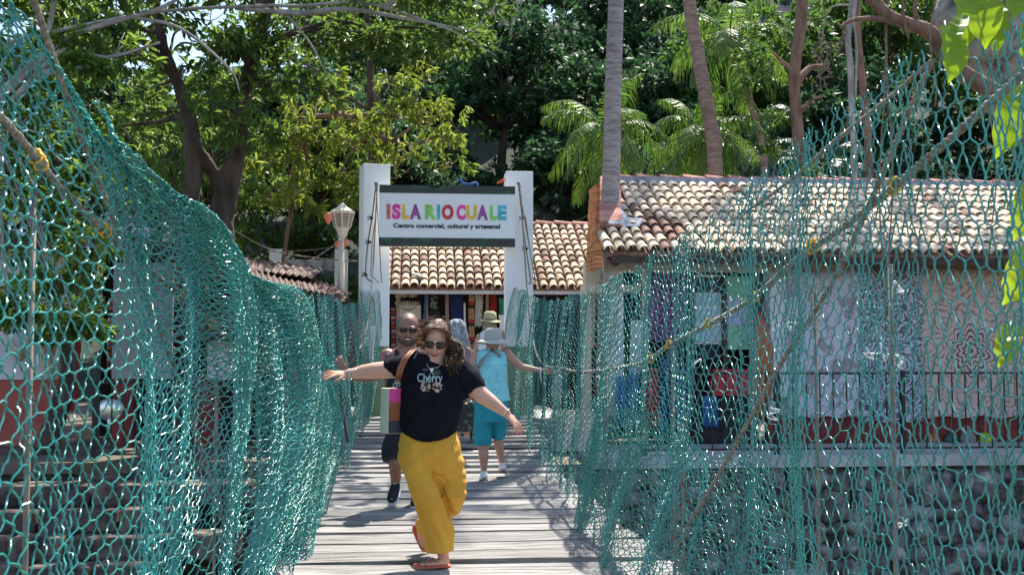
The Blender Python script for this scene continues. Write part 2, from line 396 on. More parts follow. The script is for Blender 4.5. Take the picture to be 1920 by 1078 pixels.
# ------------------------------------------------------------------ bridge deck
rnd = random.Random(5)
br = thing('suspension_bridge', 'narrow plank footbridge running from the camera to the white gate', 'footbridge', (.37, 8, -.3))
y = .6; n = 0
while y < 15.95 and n < 100:
    wd = rnd.uniform(.16, .30); gap = rnd.choice([.004, .005, .007, .012, .02, .045]); 
    if y < 2.5: wd = .34; gap = .02
    xl = -.93+rnd.uniform(-.05, .03); xr = 1.66+rnd.uniform(-.04, .06); yc = y+wd/2
    z = deck_z(yc)+rnd.uniform(-.006, .008); tl = rnd.uniform(-.008, .008)
    if 6.5 < y < 11 and rnd.random() < .3: z += .012
    s = MB(); nx = 10; vs = []; bow = rnd.uniform(-.012, .012); cup = rnd.uniform(.0, .006); skew = rnd.uniform(-.016, .016)*(1.6 if gap > .015 else .6)
    for i in range(nx+1):
        u = i/nx; x = xl+(xr-xl)*u; dz = z+tl*(2*u-1)+bow*math.sin(math.pi*u)
        dy = skew*(2*u-1)+.006*noise.noise(Vector((x*2, n*3.1, 0)))
        for (yy, zz) in ((y, dz-.03), (y+.004, dz+.012), (yc, dz+.012-cup), (y+wd-.004, dz+.012), (y+wd, dz-.03)):
            vs.append((x, yy+dy, zz))
    fs = []
    for i in range(nx):
        for k in range(5):
            k2 = (k+1) % 5; fs.append((i*5+k, (i+1)*5+k, (i+1)*5+k2, i*5+k2))
    fs += [(0, 1, 2, 3, 4), tuple(nx*5+k for k in (4, 3, 2, 1, 0))]
    s.add(vs, fs); s.build('plank', M['plank'], br)
    y += wd+gap; n += 1
for x in (-.78, .37, 1.5):
    s = MB(); pts = [(x, yy, deck_z(yy)-.13) for yy in np.linspace(.3, 16.1, 24)]
    s.loft([(p, .05, .08) for p in pts], (1, 0, 0), 4); s.build('stringer', M['beam'], br)
for i in range(10):
    yy = 1.2+i*1.55
    s = MB(); s.bb((-1.05, yy-.04, deck_z(yy)-.30), (1.8, yy+.04, deck_z(yy)-.20)); s.build('cross_beam', M['beam'], br)
print('planks', n)

# ------------------------------------------------------------------ chain link nets
def curve_field(seed, n=7, lo=.6, hi=4.0, vk=1.2):
    r = np.random.RandomState(seed)
    a = r.uniform(lo, hi, n); b = r.uniform(-vk, vk, n); p = r.uniform(0, 6.28, n); w_ = 1/np.sqrt(a)
    return lambda Y, V: sum(w_[i]*np.sin(a[i]*Y*2+b[i]*V*4+p[i]) for i in range(n))/w_.sum()*1.7
def tubes(P3, rad, nside=4):
    """P3 (K,S,3) -> verts, quads"""
    K, S, _ = P3.shape
    T = np.gradient(P3, axis=1); T /= np.linalg.norm(T, axis=2, keepdims=True)+1e-9
    ref = np.zeros_like(T); ref[..., 0] = 1.0
    A = np.cross(T, ref); A /= np.linalg.norm(A, axis=2, keepdims=True)+1e-9
    B = np.cross(T, A)
    ang = np.arange(nside)*2*np.pi/nside+.4
    V = P3[:, :, None, :]+rad*(np.cos(ang)[None, None, :, None]*A[:, :, None, :]+np.sin(ang)[None, None, :, None]*B[:, :, None, :])
    idx = np.arange(K*S*nside).reshape(K, S, nside)
    a = idx[:, :-1, :]; b_ = idx[:, 1:, :]
    F = np.stack([a, np.roll(a, -1, 2), np.roll(b_, -1, 2), b_], axis=-1).reshape(-1, 4)
    return V.reshape(-1, 3), F
def net(name, parent, Ys, rows, pos, rad, mat, seed, jit=.008, hole=None, spp=5, cut=None):
    """Ys: wire stations along the bridge; rows: half rows; pos(Y, v) -> x, y, z arrays"""
    r = np.random.RandomState(seed)
    K = len(Ys); S = rows*spp+1
    t = np.arange(S)/spp
    k = np.arange(K)[:, None]
    ph = np.cos(np.pi*(t[None, :]+k))
    ph = .5*ph+.5*(2/np.pi)*np.arcsin(ph*.999)
    u = k+.54*ph
    Yw = np.interp(u.ravel(), np.arange(K), Ys).reshape(u.shape)
    Yw += np.where(u < 0, u, 0)*(Ys[1]-Ys[0])+np.where(u > K-1, u-K+1, 0)*(Ys[-1]-Ys[-2])
    v = np.broadcast_to(t[None, :]/rows, u.shape).copy()
    # little hooks where neighbouring wires twist round each other
    v += .07/rows*np.sin(2*np.pi*(t[None, :]+k))
    x, y, z = pos(Yw, v)
    # shared jitter of the knots, plus a private bend of each wire
    kn = r.normal(0, 1, (3, K+2, rows+2))
    kidx = np.clip(np.round(u/2)*2, 0, K).astype(int); ti = np.clip((t/3).astype(int), 0, rows); tf = t/3-ti; tf = tf*tf*(3-2*tf)
    for c, a in enumerate((x, y, z)):
        jj = kn[c]; j0 = jj[kidx, ti[None, :]]; j1 = jj[kidx, ti[None, :]+1]
        a += (j0*(1-tf)+j1*tf)*jit*.55
    x += .0045*np.sin(2*np.pi*t[None, :]+np.pi*k)
    P3 = np.stack([x, y, z], axis=-1)
    V, F = tubes(P3, rad)
    keep = np.ones((K, S-1), bool)
    if hole is not None: keep &= ~hole(Yw[:, :-1], v[:, :-1], r)
    # ragged ends
    e0 = r.randint(0, int(1.2*spp), K); e1 = r.randint(0, 4*spp, K)
    ii = np.arange(S-1)[None, :]
    keep &= (ii >= e0[:, None]) & (ii < S-1-e1[:, None])
    F = F.reshape(K, S-1, -1, 4)[keep].reshape(-1, 4)
    used = np.zeros(len(V), bool); used[F.ravel()] = True
    rm = np.cumsum(used)-1
    return finish(name, V[used], rm[F], mat, parent, None, True)
def stations(y0, y1, sp, seed, var=.18):
    r = np.random.RandomState(seed); out = [y0]
    p1, p2 = r.uniform(0, 6, 2)
    while out[-1] < y1: q = out[-1]; out.append(q+sp(q)*r.uniform(.93, 1.07)*(1+var*1.5*math.sin(q*5.1+p1)*math.sin(q*2.3+p2)+var*.6*math.sin(q*13+p2)))
    return np.array(out)
I = np.interp
lf = thing('chain_link_fence', 'slumped green chain link net along the left side of the bridge', 'fence', (-.9, 8, 0))
rf = thing('chain_link_fence', 'green chain link net hung from the rope along the right side of the bridge', 'fence', (1.6, 8, 0))
f1, f2, f3 = curve_field(1), curve_field(2, 6, .5, 2.5), curve_field(3, 9, 1.5, 7, .5)
def pos_left_inner(Y, v):
    top = I(Y, [1.5, 2.2, 2.45, 2.75, 3.1, 3.75, 4.4, 5.1, 6.3, 7.1, 8.2, 9.6], [2.6, 2.36, 2.24, 2.10, 1.99, 1.93, 1.86, 1.79, 1.64, 1.54, 1.45, 1.32])
    bot = I(Y, [1.5, 2.6, 3.4, 4.2, 5.2, 9.6], [-2.8, -2.5, -1.3, -.4, .02, .0])
    s = np.clip(v, 0, 1)**I(Y, [2.0, 3.0, 4, 7], [1.25, 1.7, 1.9, 1.5])+(.03*np.sin(6.28*v*2+Y*3)*np.clip((Y-3)/2, 0, 1)+.018*f2(Y*1.7, v*3))*np.clip(v*5, 0, 1)
    z = bot+(top-bot)*(1-s)**1.0
    z += .05*f1(Y*2.2, v)*np.clip((Y-2.6)/2, 0, 1)*np.clip(v*4, 0, 1)
    amp = I(Y, [2, 3.2, 4.5, 9], [.02, .06, .10, .085])*(.35+.65*np.clip(v*3, 0, 1))
    x = I(Y, [1.5, 3, 4, 6, 7.2, 9.6], [-.87, -.87, -.86, -.84, -.84, -.84])+amp*f3(Y*1.1, v)+.05*f1(Y, v*2)
    x += .13*np.sin(np.pi*np.clip(1-v, 0, 1))*I(Y, [2, 3.6, 5, 8], [0, .3, 1, .6])
    y = Y+.05*f2(Y*3, v*2)+I(Y, [2.5, 4, 6, 9], [0, .12, .25, .1])*np.sin(3.0*(1-v))*(.5+.5*f1(Y*1.5, v))
    y = y+I(Y, [1.7, 2.6, 4, 6, 9.6], [.2, .55, 1.1, 1.4, .4])*np.sin(np.pi*np.clip(v, 0, 1)**.8)+.12*v*np.sin(7*v+Y*2)
    return x, y, z
net('net_panel', lf, stations(.6, 9.4, lambda y: I(y, [2, 2.7, 3.3, 4.2, 6, 9], [.026, .029, .030, .029, .029, .036]), 11), 104, pos_left_inner, .0029, M['net'], 21, .007,
    hole=lambda Y, v, r: (Y > 3.35) & (Y < 3.75) & (np.abs(v-.5) < .045))
q1_, q3_ = curve_field(41), curve_field(43, 9, 1.8, 8, .9)
def pos_left_fold(Y, v):
    x, y, z = pos_left_inner(Y, v*I(Y, [3, 5, 9], [.55, .8, 1.0]))
    return x+.035+.055*q3_(Y, v*2)*np.clip(v*4, 0, 1), y+.10*q1_(Y*1.5, v), z+.03*q1_(Y*3, v*2)*np.clip(v*4, 0, 1)
net('net_fold', lf, stations(2.75, 8.9, lambda y: I(y, [2.7, 4, 6, 9], [.036, .034, .034, .044]), 17), 76, pos_left_fold, .0028, M['net'], 25, .010)
g1, g2, g3 = curve_field(11), curve_field(12, 6, .5, 2.5), curve_field(13, 9, 1.2, 5, .6)
def pos_left_outer(Y, v):
    top = I(Y, [5, 6, 7.5, 9, 11, 13, 15, 16.3], [1.72, 1.78, 1.84, 1.95, 1.98, 1.98, 2.12, 2.38])+.03*g1(Y, 0*v)
    bot = I(Y, [5, 12, 16.3], [.0, .0, .44])+.02*g1(Y*2, v)
    z = bot+(top-bot)*(1-v-.02*g2(Y*1.7, v*3))
    x = I(Y, [5, 9, 13, 16.3], [-.98, -.96, -.88, -.70])+I(Y, [5, 10, 16], [.07, .08, .11])*g3(Y, v*1.5)
    x += .10*np.sin(np.pi*v)*I(Y, [5, 12, 16], [.4, .5, 1])
    return x, Y+.06*g2(Y*2, v*2), z
net('net_panel', lf, stations(6.2, 16.2, lambda y: I(y, [5, 16], [.046, .040]), 12), 76, pos_left_outer, .0030, M['netfar'], 22, .009)
h1, h2, h3 = curve_field(31), curve_field(32, 6, .5, 2.5), curve_field(33, 9, 1.2, 6, .25)
def pos_right(Y, v):
    top = I(Y, [2, 2.7, 3.2, 3.9, 4.8, 6.2, 8.0, 9.6, 12, 14, 16.3], [2.42, 2.36, 2.40, 2.38, 2.26, 2.14, 2.05, 2.0, 2.0, 2.12, 2.42])+.025*h1(Y*2, 0*v)
    bot = I(Y, [2, 3.2, 5, 7.0, 12, 16.3], [-1.1, -1.0, -.35, .0, .0, .44])+.03*h1(Y*2, v)
    z = bot+(top-bot)*(1-v-.022*h2(Y*1.7, v*3)*np.clip(v*5, 0, 1))
    xt = I(Y, [2, 6, 10, 13, 16.3], [1.55, 1.56, 1.58, 1.56, 1.48])
    amp = I(Y, [2, 4, 6, 10, 16], [.015, .035, .07, .11, .12])
    x = xt+amp*h3(Y, v)*(.3+.8*v)+I(Y, [2, 5, 8, 16], [0, .0, -.06, -.12])*np.sin(np.pi*v)
    x -= .13*np.clip(v-.6, 0, 1)/.4*I(Y, [4, 5.5, 7, 8.5, 12], [.3, 2.2, 2.5, 1.7, .8])
    return x, Y+.05*h2(Y*2, v*2), z
net('net_panel', rf, stations(.6, 8.2, lambda y: I(y, [2, 3.0, 4.5, 8], [.025, .030, .038, .045]), 13, .22), 60, pos_right, .0027, M['net'], 23, .010,
    hole=lambda Y, v, r: (np.abs(Y-5.6-1.5*(v-.55)) < .16) & (np.abs(v-.55) < .10))
def pos_right_fold(Y, v):
    x, y, z = pos_right(Y, .50+.5*v)
    return x-.03-.06*q3_(Y*1.2, v*2)*np.clip(v*4, 0, 1), y+.08*q1_(Y*1.5, v), z+.03*q1_(Y*3, v*2)
net('net_fold', rf, stations(4.6, 9.4, lambda y: .042, 18), 46, pos_right_fold, .0027, M['net'], 26, .010)
net('net_panel', rf, stations(8.1, 16.2, lambda y: I(y, [8, 16], [.048, .040]), 14), 64, pos_right, .0030, M['netfar'], 24, .010)
# thin posts and rods of the fences
def rod(parent, px, y, z0, z1, r, mat, x, lean=0, name='post'):
    s = MB(); s.tube([(x+lean*.5, y, z0), (x, y, (z0+z1)/2), (x-lean*.5, y, z1)], r, 8); return s.build(name, mat, parent, True)
for (px, Y, z0, z1, m, r, x) in ((135, 2.66, -.6, 1.86, 'pole', .0075, -.93), (372, 4.2, -.3, 1.33, 'pole', .007, -.93), (434, 5.0, -.2, 1.4, 'pole', .007, -.92),
                                 (575, 8.15, .0, 1.86, 'orange_pole', .020, -.91)):
    rod(lf, px, Y, z0, z1, r, M[m], x)
for (px, Y, z0, z1, m, r, x) in ((1680, 3.5, -.6, 1.75, 'pole', .009, 1.60), (1518, 4.25, -.6, 1.70, 'pole', .0085, 1.62), (1400, 5.1, -.4, 1.65, 'pole', .0085, 1.62),
                                 (1250, 6.8, -.3, 1.5, 'pole', .012, 1.64), (1135, 9.4, -.2, 1.4, 'pole', .012, 1.66), (1250, 6.5, -.2, 1.0, 'rust', .012, 1.62)):
    rod(rf, px, Y, z0, z1, r, M[m], x)
# bent wooden brace on the left, seen beyond the hands
s = MB(); s.tube([P(636, 700, 9.3), P(642, 760, 9.25), P(652, 830, 9.2)], [.012, .013, .011], 8, sm=4); s.build('brace', M['darkwood'], lf, True)
# twisted white ties along the rods
def knot(c, s0, parent, seed):
    rn = random.Random(seed); s = MB()
    pts = [c+Vector((rn.uniform(-1, 1), rn.uniform(-.5, .5), rn.uniform(-1, 1)))*s0 for _ in range(7)]
    s.tube(pts, .0032, 5, sm=5); s.build('wire_tie', M['white_tie'], parent, True)
for i, (px, py, Y) in enumerate(((1690, 545, 3.5), (1640, 660, 3.55), (1680, 675, 3.5), (1455, 775, 4.6), (1305, 680, 5.9), (1490, 620, 4.4), (1690, 985, 3.5))):
    knot(P(px, py, Y), .035, rf, i)

# steel ropes
def rope(name, label, pts, r, turns=120, clamps=(), mat='rope', catg='rope'):
    """twisted rope: three strands wound round a path"""
    base = cat([tuple(Vector(p) if Vector(p).x > 0 else CAM+(Vector(p)-CAM)*(1.09 if Vector(p).y < 12 else 1)) for p in pts], 16)
    C = [Vector(b_) for b_ in base]; t = thing(name, label, catg, tuple(C[len(C)//2]))
    L = [0]
    for i in range(1, len(C)): L.append(L[-1]+(C[i]-C[i-1]).length)
    n = int(L[-1]/.012); n = min(max(n, 60), 900)
    s_ = np.linspace(0, L[-1], n)
    PX = [I(s_, L, [c[k] for c in C]) for k in range(3)]
    for st in range(3):
        Q = []
        for i in range(n):
            p = Vector((PX[0][i], PX[1][i], PX[2][i])); q = Vector((PX[0][min(i+1, n-1)], PX[1][min(i+1, n-1)], PX[2][min(i+1, n-1)])); q0 = Vector((PX[0][max(i-1, 0)], PX[1][max(i-1, 0)], PX[2][max(i-1, 0)]))
            tt = unit(q-q0); a = unit(tt.cross(Vector((.2, .1, 1)))); b_ = tt.cross(a)
            an = s_[i]*2*math.pi/(r*7)+st*2.094
            Q.append(p+(a*math.cos(an)+b_*math.sin(an))*r*.5)
        V, F = tubes(np.array([[tuple(q) for q in Q]]), r*.56, 6)
        finish('strand', V, F, M[mat], t, None, True)
    for (px, py, Y) in clamps:
        c = P(px, py, Y); i = min(range(len(C)), key=lambda k: (C[k]-c).length); c = C[i]
        tt = unit(C[min(i+1, len(C)-1)]-C[max(i-1, 0)]); a = unit(tt.cross(Vector((0, 0, 1)))); b_ = tt.cross(a)
        cl = MB()
        for dd in (-.022, .022):
            cl.tube([c+tt*dd+(a*math.cos(q)+b_*math.sin(q))*r*1.45 for q in np.linspace(0, 6.28, 15)], r*.28, 6)
        cl.box(c-b_*r*1.7, (r*1.6, .05, r*.9), Matrix((a, tt, b_)).transposed()); cl.build('clamp', M['yellow'], t, True)
    return t
rope('suspension_rope', 'thick twisted steel rope sagging along the right net with yellow clamps', [Vector((1.58, .3, 3.3)), P(2080, 0, 2.3), P(1990, 78, 2.53), P(1900, 155, 2.8), P(1810, 235, 3.05), P(1730, 305, 3.3), P(1615, 400, 3.75), P(1490, 490, 4.4), P(1410, 560, 5.0), P(1325, 610, 5.75), P(1255, 647, 6.6), P(1185, 685, 7.8), P(1060, 692, 11), P(1000, 640, 14.5), P(975, 348, 16.0)],
     .0145, clamps=((1525, 465, 4.2), (1680, 345, 3.5), (1405, 562, 5.0), (1325, 610, 5.7), (1255, 648, 6.6), (1215, 668, 7.2)))
rope('suspension_rope', 'thick twisted steel rope sagging behind the left net with yellow clamps', [P(-330, -60, 1.3), P(-70, 160, 2.0), P(20, 240, 2.25), P(130, 370, 2.62), P(260, 490, 3.2), P(380, 590, 4.2), P(480, 680, 5.6), P(560, 715, 7.6), P(640, 700, 11.5), P(690, 600, 14.5), P(708, 345, 16.0)],
     .0105, clamps=((120, 372, 2.6), (360, 600, 4.1), (425, 645, 4.8), (480, 680, 5.5), (240, 500, 3.1)))
rope('stay_rope', 'grey stay rope slanting down across the left net from the top corner', [P(30, -80, 2.15), P(62, 0, 2.3), P(100, 110, 2.45), P(160, 280, 2.7), P(240, 480, 3.2), P(330, 700, 3.9), P(390, 880, 4.4), P(440, 1050, 4.8)], .0095)
rope('stay_rope', 'brown stay rope slanting down across the right net to the deck', [P(1750, 110, 3.2), P(1700, 220, 3.35), P(1640, 360, 3.6), P(1560, 530, 4.0), P(1450, 705, 4.6), P(1370, 850, 5.1), P(1270, 1020, 5.9)], .011)
# torn branchlets caught in the right net
s = MB(); s.tube([P(1395, 400, 5.1), P(1480, 340, 4.6), P(1560, 270, 4.1), P(1660, 190, 3.7), P(1740, 120, 3.3)], [.006, .008, .009, .009, .007], 6, sm=6)
tag(s.build('dry_branch', M['vine'], None, True), 'dry brown vine stem woven along the top edge of the right net', 'vine')
# ------------------------------------------------------------------ the gate
GY = 16.1
def gate_post(x0, x1, top, rz, label):
    zb = .38; c = ((x0+x1)/2, GY+.2, zb); t = thing('gate_post', label, 'pillar', c)
    rot = Matrix.Rotation(rz, 3, 'Z'); wd = x1-x0
    s = MB(); zs = 1.47
    s.box((c[0], c[1], (zs+top)/2), (wd, .36, top-zs), rot); o = s.build('shaft', M['white'], t)
    bv = o.modifiers.new('b', 'BEVEL'); bv.width = .012; bv.segments = 2
    s = MB(); s.box((c[0], c[1], (zb+zs)/2), (wd+.012, .372, zs-zb), rot); s.build('green_base', M['sage'], t)
    return t
pl = gate_post(-.885, -.475, 1.47+342/124, R(13), 'white concrete gate pillar with green base left of the sign, the taller one')
pr = gate_post(1.315, 1.735, 1.47+332/124, 0, 'white concrete gate pillar with green base right of the sign')
sg = thing('gate_sign', 'wide white sign reading ISLA RIO CUALE in many colours between the gate pillars', 'sign', (.42, 15.9, 2.95))
SX0, SX1, SZ0, SZ1 = P(711, 400, 15.9).x, P(965.5, 400, 15.9).x, P(838, 463, 15.9).z, P(838, 348.5, 15.9).z
s = MB(); s.bb((SX0, 15.885, SZ0), (SX1, 15.93, SZ1)); s.build('panel', M['signwhite'], sg)
def sp(px, py, d=0): # point on the sign front from photo pixels
    u = (px-711)/(965.5-711); v = (463-py)/(463-348.5)
    return Vector((SX0+(SX1-SX0)*u, 15.885-d, SZ0+(SZ1-SZ0)*v))
def bar_px(y0, y1, name, mat):
    s = MB(); a = sp(711, y1); b_ = sp(965.5, y0); s.bb((a.x, 15.880, a.z), (b_.x, 15.8865, b_.z)); return s.build(name, mat, sg)
bt = bar_px(348.5, 363.5, 'band', M['signdark']); bb_ = bar_px(446.5, 463, 'band', M['signdark'])
def fronds(parent, y0, y1, seed):
    rn = random.Random(seed); s = MB()
    for _ in range(9):
        cx = rn.uniform(715, 960); up = rn.random() < .5; cy = y1 if up else y0; di = rn.choice([-1, 1]); L = rn.uniform(10, 34)
        for k in range(11):
            a = .12+.13*k; l = L*(1-.04*k)
            ex = cx+di*l*math.cos(a); ey = cy+(-1 if up else 1)*l*math.sin(a)*.6
            f = 1
            if ey < y0+.3: f = (cy-y0-.3)/max(cy-ey, 1e-3)
            if ey > y1-.3: f = (y1-.3-cy)/max(ey-cy, 1e-3)
            ex = cx+(ex-cx)*f; ey = cy+(ey-cy)*f; ex = min(max(ex, 712), 964.5)
            mx_, my = (cx+ex)/2, (cy+ey)/2
            s.add([sp(cx, cy, .0065+k*.0001), sp(mx_+.5, my-.6*di, .0065+k*.0001), sp(ex, ey, .0065+k*.0001), sp(mx_-.5, my+.6*di, .0065+k*.0001)], [(0, 1, 2, 3)])
    s.build('frond_print', M['frondprint'], parent)
fronds(bt, 348.5, 363.5, 3); fronds(bb_, 446.5, 463, 9)
LC = {'o': (.62, .10, .05), 'm': (.75, .03, .30), 'y': (.78, .50, .06), 'p': (.28, .05, .24), 'g': (.24, .58, .08), 'c': (.06, .42, .50), 'r': (.55, .03, .03)}
LM = {k: pm('sign_letter_'+k, v, tuple(min(1, c*1.25+.02) for c in v), 9, .5, ramp=(.45, .55)) for k, v in LC.items()}
for ch, a, b_, c in (('I', 258, 286, 'o'), ('S', 298, 364, 'm'), ('L', 373, 429, 'y'), ('A', 431, 515, 'p'), ('R', 543, 628, 'g'), ('I', 632, 656, 'c'), ('O', 668, 757, 'r'),
                     ('C', 778, 848, 'm'), ('U', 851, 932, 'y'), ('A', 933, 1015, 'p'), ('L', 1028, 1084, 'g'), ('E', 1089, 1156, 'c')):
    s = MB(); y0 = 290+376/3.99; y1 = 290+488/3.99
    if ch == 'O' or ch == 'C' or ch == 'S': y0 -= .4; y1 += .4
    text_fit(s, ch, 660+a/3.99, 660+b_/3.99, y1, y0, lambda X, Z, D: sp(X, Z, .004+D), .058, 0, .003)
    s.build('letter', LM[c], sg)
s = MB(); text_fit(s, 'Centro comercial, cultural y artesanal', 660+309/3.99, 660+1106/3.99, 290+562/3.99, 290+518/3.99, lambda X, Z, D: sp(X, Z, .004+D), .036, 0, .003)
s.build('lettering', M['black'], sg)
# cable loops with clips on the pillars
def pillar_cable(pts, label, clips):
    t = thing('guy_cable', label, 'cable', P(pts[-1][0], pts[-1][1], 15.98))
    s = MB(); Q = [P(x, y, 16.0-.05*(i > 0)) for i, (x, y) in enumerate(pts)]
    s.tube(Q, .011, 6, sm=4); s.tube([q+Vector((.05+.01*i, .02, 0)) for i, q in enumerate(Q[1:])], .007, 6); s.tube([Q[0]+Vector((.0, .02, 0)), Q[-1]+Vector((.12, .03, 0))], .007, 6)
    s.ell(Q[0], (.028, .03, .028)); s.build('wire', M['rust'] if False else M['pole'], t, True)
    for x, y in clips:
        c = MB(); p = P(x, y, 15.93); c.box(p, (.06, .04, .03), Matrix.Rotation(.5, 3, 'Y')); c.tube([p+Vector((-.045, 0, .02)), p+Vector((-.05, -.02, -.03)), p+Vector((.03, -.02, -.02))], .010, 6)
        c.build('clip', M['iron'], t)
pillar_cable([(705, 345), (698, 405), (690, 455), (686, 515), (700, 530)], 'steel cable with clips on the front of the left gate pillar', ((696, 408), (692, 453), (685, 514)))
pillar_cable([(972, 344), (979, 405), (986, 465), (995, 527), (990, 530)], 'steel cable with clips on the front of the right gate pillar', ((980, 408), (986, 465)))

# ------------------------------------------------------------------ tiled roofs
def tiled_roof(parent, x0, x1, ye, ze, yr, zr, sp_, mats, seed, rows=10, skip=None, dark=None, name='roof', slant=0):
    """barrel tiles: columns run up the slope (along +Y); every tile is a tapered half pipe"""
    rn = random.Random(seed); s = MB(); nx = int((x1-x0)/sp_); sl = Vector((0, yr-ye, zr-ze)); L = sl.length; u = sl/L; nrm = Vector((0, -u.z, u.y))
    rl = L/rows; n = 7
    for i in range(nx):
        xc = x0+(i+.5)*sp_; wob = rn.uniform(-.012, .012)
        for j in range(rows):
            if skip and skip(xc, j): continue
            a0 = j*rl-.05+rn.uniform(-.03, .025); a1 = (j+1)*rl+.06
            r0 = sp_*.47*rn.uniform(.95, 1.06); r1 = sp_*.36; h = .032; yaw = rn.uniform(-.045, .045); h += rn.uniform(-.006, .012)
            mi = 0
            if dark: mi = 1 if rn.random() < dark(xc, j/rows) else 0
            vs = []
            for (a, r, o) in ((a0, r0, h), (a1, r1, 0.0)):
                for rr in (r, r-.016):
                    for k in range(n):
                        th = math.pi*k/(n-1)
                        vs.append(Vector((xc+wob+math.cos(th)*rr+yaw*(a-a0), ye, ze))+u*a+nrm*(math.sin(th)*rr*1.0+o))
            fs = []
            for k in range(n-1):
                fs += [(k, k+1, 2*n+k+1, 2*n+k), (n+k, 3*n+k, 3*n+k+1, n+k+1), (k, n+k, n+k+1, k+1)]
            fs += [(0, 2*n, 3*n, n), (n-1, 2*n-1, 4*n-1, 3*n-1)]
            s.add(vs, fs, mi)
    o = s.build(name, mats, parent, True)
    for p in o.data.polygons: p.use_smooth = False
    # roof deck below with the channel tiles
    d = MB(); q = nrm*(-.02)
    a = Vector((x0, ye+.03, ze))+q; b_ = Vector((x1, ye+.03, ze))+q; c = Vector((x1, yr, zr))+q; e = Vector((x0+slant, yr, zr))+q; k = nrm*(-.07)
    d.add([a, b_, c, e, a+k, b_+k, c+k, e+k], [(0, 1, 2, 3), (7, 6, 5, 4), (0, 4, 5, 1), (1, 5, 6, 2), (2, 6, 7, 3), (3, 7, 4, 0)])
    d.build('roof_deck', M['tiledark'], parent)
    return o
def ridge_tiles(parent, x0, x1, y, z, r=.11, L=.42, seed=0, m='ridge'):
    rn = random.Random(seed); s = MB(); x = x0
    while x < x1:
        n = 8; vs = []
        for (xx, rr, o) in ((x, r*1.08, .02+rn.uniform(0, .02)), (x+L+.04, r*.92, 0)):
            for k in range(n):
                th = math.pi*k/(n-1); vs.append((xx, y+math.cos(th)*rr, z+math.sin(th)*rr*.85+o))
        s.add(vs, [(k, k+1, n+k+1, n+k) for k in range(n-1)]+[tuple(range(n))]); x += L
    s.build('ridge', M[m], parent)

# right shop building
RY0, RY1 = 15.3, 18.0; REZ, RRZ = 2.86, 4.30
sh = thing('shop_building', 'long low shop with pale clay tile roof and white walls right of the gate', 'shop', (8, 17, 0))
RX0 = 2.83
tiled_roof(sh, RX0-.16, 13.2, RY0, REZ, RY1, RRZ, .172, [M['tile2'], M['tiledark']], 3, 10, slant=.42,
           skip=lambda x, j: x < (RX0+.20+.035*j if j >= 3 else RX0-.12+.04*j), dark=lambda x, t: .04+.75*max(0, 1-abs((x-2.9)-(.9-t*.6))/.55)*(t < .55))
ridge_tiles(sh, RX0+.5, 13.2, RY1+.0, RRZ+.02, .10, .40, 5)
s = MB(); s.bb((RX0+.35, RY1-.16, RRZ-.12), (13.2, RY1-.04, RRZ+.07)); s.build('ridge_mortar', M['mortar'], sh)
# flat tiles on the verge (laid across), and mortar patches
s = MB(); sl = Vector((0, RY1-RY0, RRZ-REZ)).normalized(); nr = Vector((0, -sl.z, sl.y))
for j in range(30):
    a = .85+j*.075 if j > 1 else .8
    if a > 3.05: break
    c = Vector((RX0-.05+.158*a+random.uniform(-.01, .01), RY0, REZ))+sl*a+nr*(.08+.0)
    s.box(c, (.34, .062, .045), Matrix((Vector((1, 0, 0)), sl, nr)).transposed())
s.build('verge_tiles', M['ridge'], sh)
s = MB()
for i in range(60):
    a = random.uniform(.8, 1.1) if i < 42 else random.uniform(1.05, 1.65); c = Vector((RX0+(.30+random.uniform(-.25, .3) if i < 42 else .36+random.uniform(-.06, .06)), RY0, REZ))+sl*a+nr*.105
    s.ell(c-nr*.02, (.085, .085, .014), Matrix((Vector((1, 0, 0)), sl, nr)).transposed(), 8, 5)
voxel(s, 'mortar_patch', M['mortar'], sh, .02, 2)
# brick edge of the gable
s = MB(); a = 0
for j in range(34):
    z0 = 2.62+j*.062
    if z0 > 4.22: break
    yy = RY0+.10+max(0, (z0-REZ)/(RRZ-REZ)*(RY1-RY0))-.05
    for q in range(3):
        s.box((RX0-.23+.18*(yy-RY0)+random.uniform(-.008, .008), yy+.12+q*.25, z0+.03), (.12, .235, .052))
s.build('gable_bricks', M['brick'], sh)
# walls
WY = 16.15
s = MB(); s.bb((RX0+.1, WY+.9, .42), (13.2, WY+1.05, 2.9)); s.bb((RX0+.1, WY, .42), (RX0+.3, WY+.9, 2.75)); s.build('inner_wall', M['wallwhite'], sh)
s = MB(); x = P(1440, 700, WY).x; s.bb((x, WY, .42), (13.2, WY+.12, 2.62)); s.build('front_wall', M['wallwhite'], sh)
s = MB(); s.bb((x-.02, WY-.03, 0), (13.2, WY+.14, .42)); s.build('red_base', M['redbase'], sh)
s = MB(); s.bb((RX0, WY-.02, 2.62), (13.2, WY+.14, 2.80)); s.build('lintel', M['cream'], sh)
s = MB(); s.bb((RX0-.02, RY0+.06, 2.70), (13.2, RY0+.12, 2.84)); s.build('eave_beam', M['darkwood'], sh)
s = MB()
for k in range(26):
    xx = RX0+.1+k*.41; s.bb((xx, RY0+.05, 2.79), (xx+.06, WY+.1, 2.86))
s.build('rafters', M['darkwood'], sh)
s = MB(); s.bb((RX0-.3, WY-.05, 2.30), (RX0+.55, WY+.45, 2.42)); s.bb((RX0-.3, WY+.3, .4), (RX0-.15, WY+.45, 2.30)); s.bb((RX0-.25, WY+.25, 2.42), (RX0-.05, WY+.5, 2.78)); s.build('corner_ledge', M['cream'], sh)
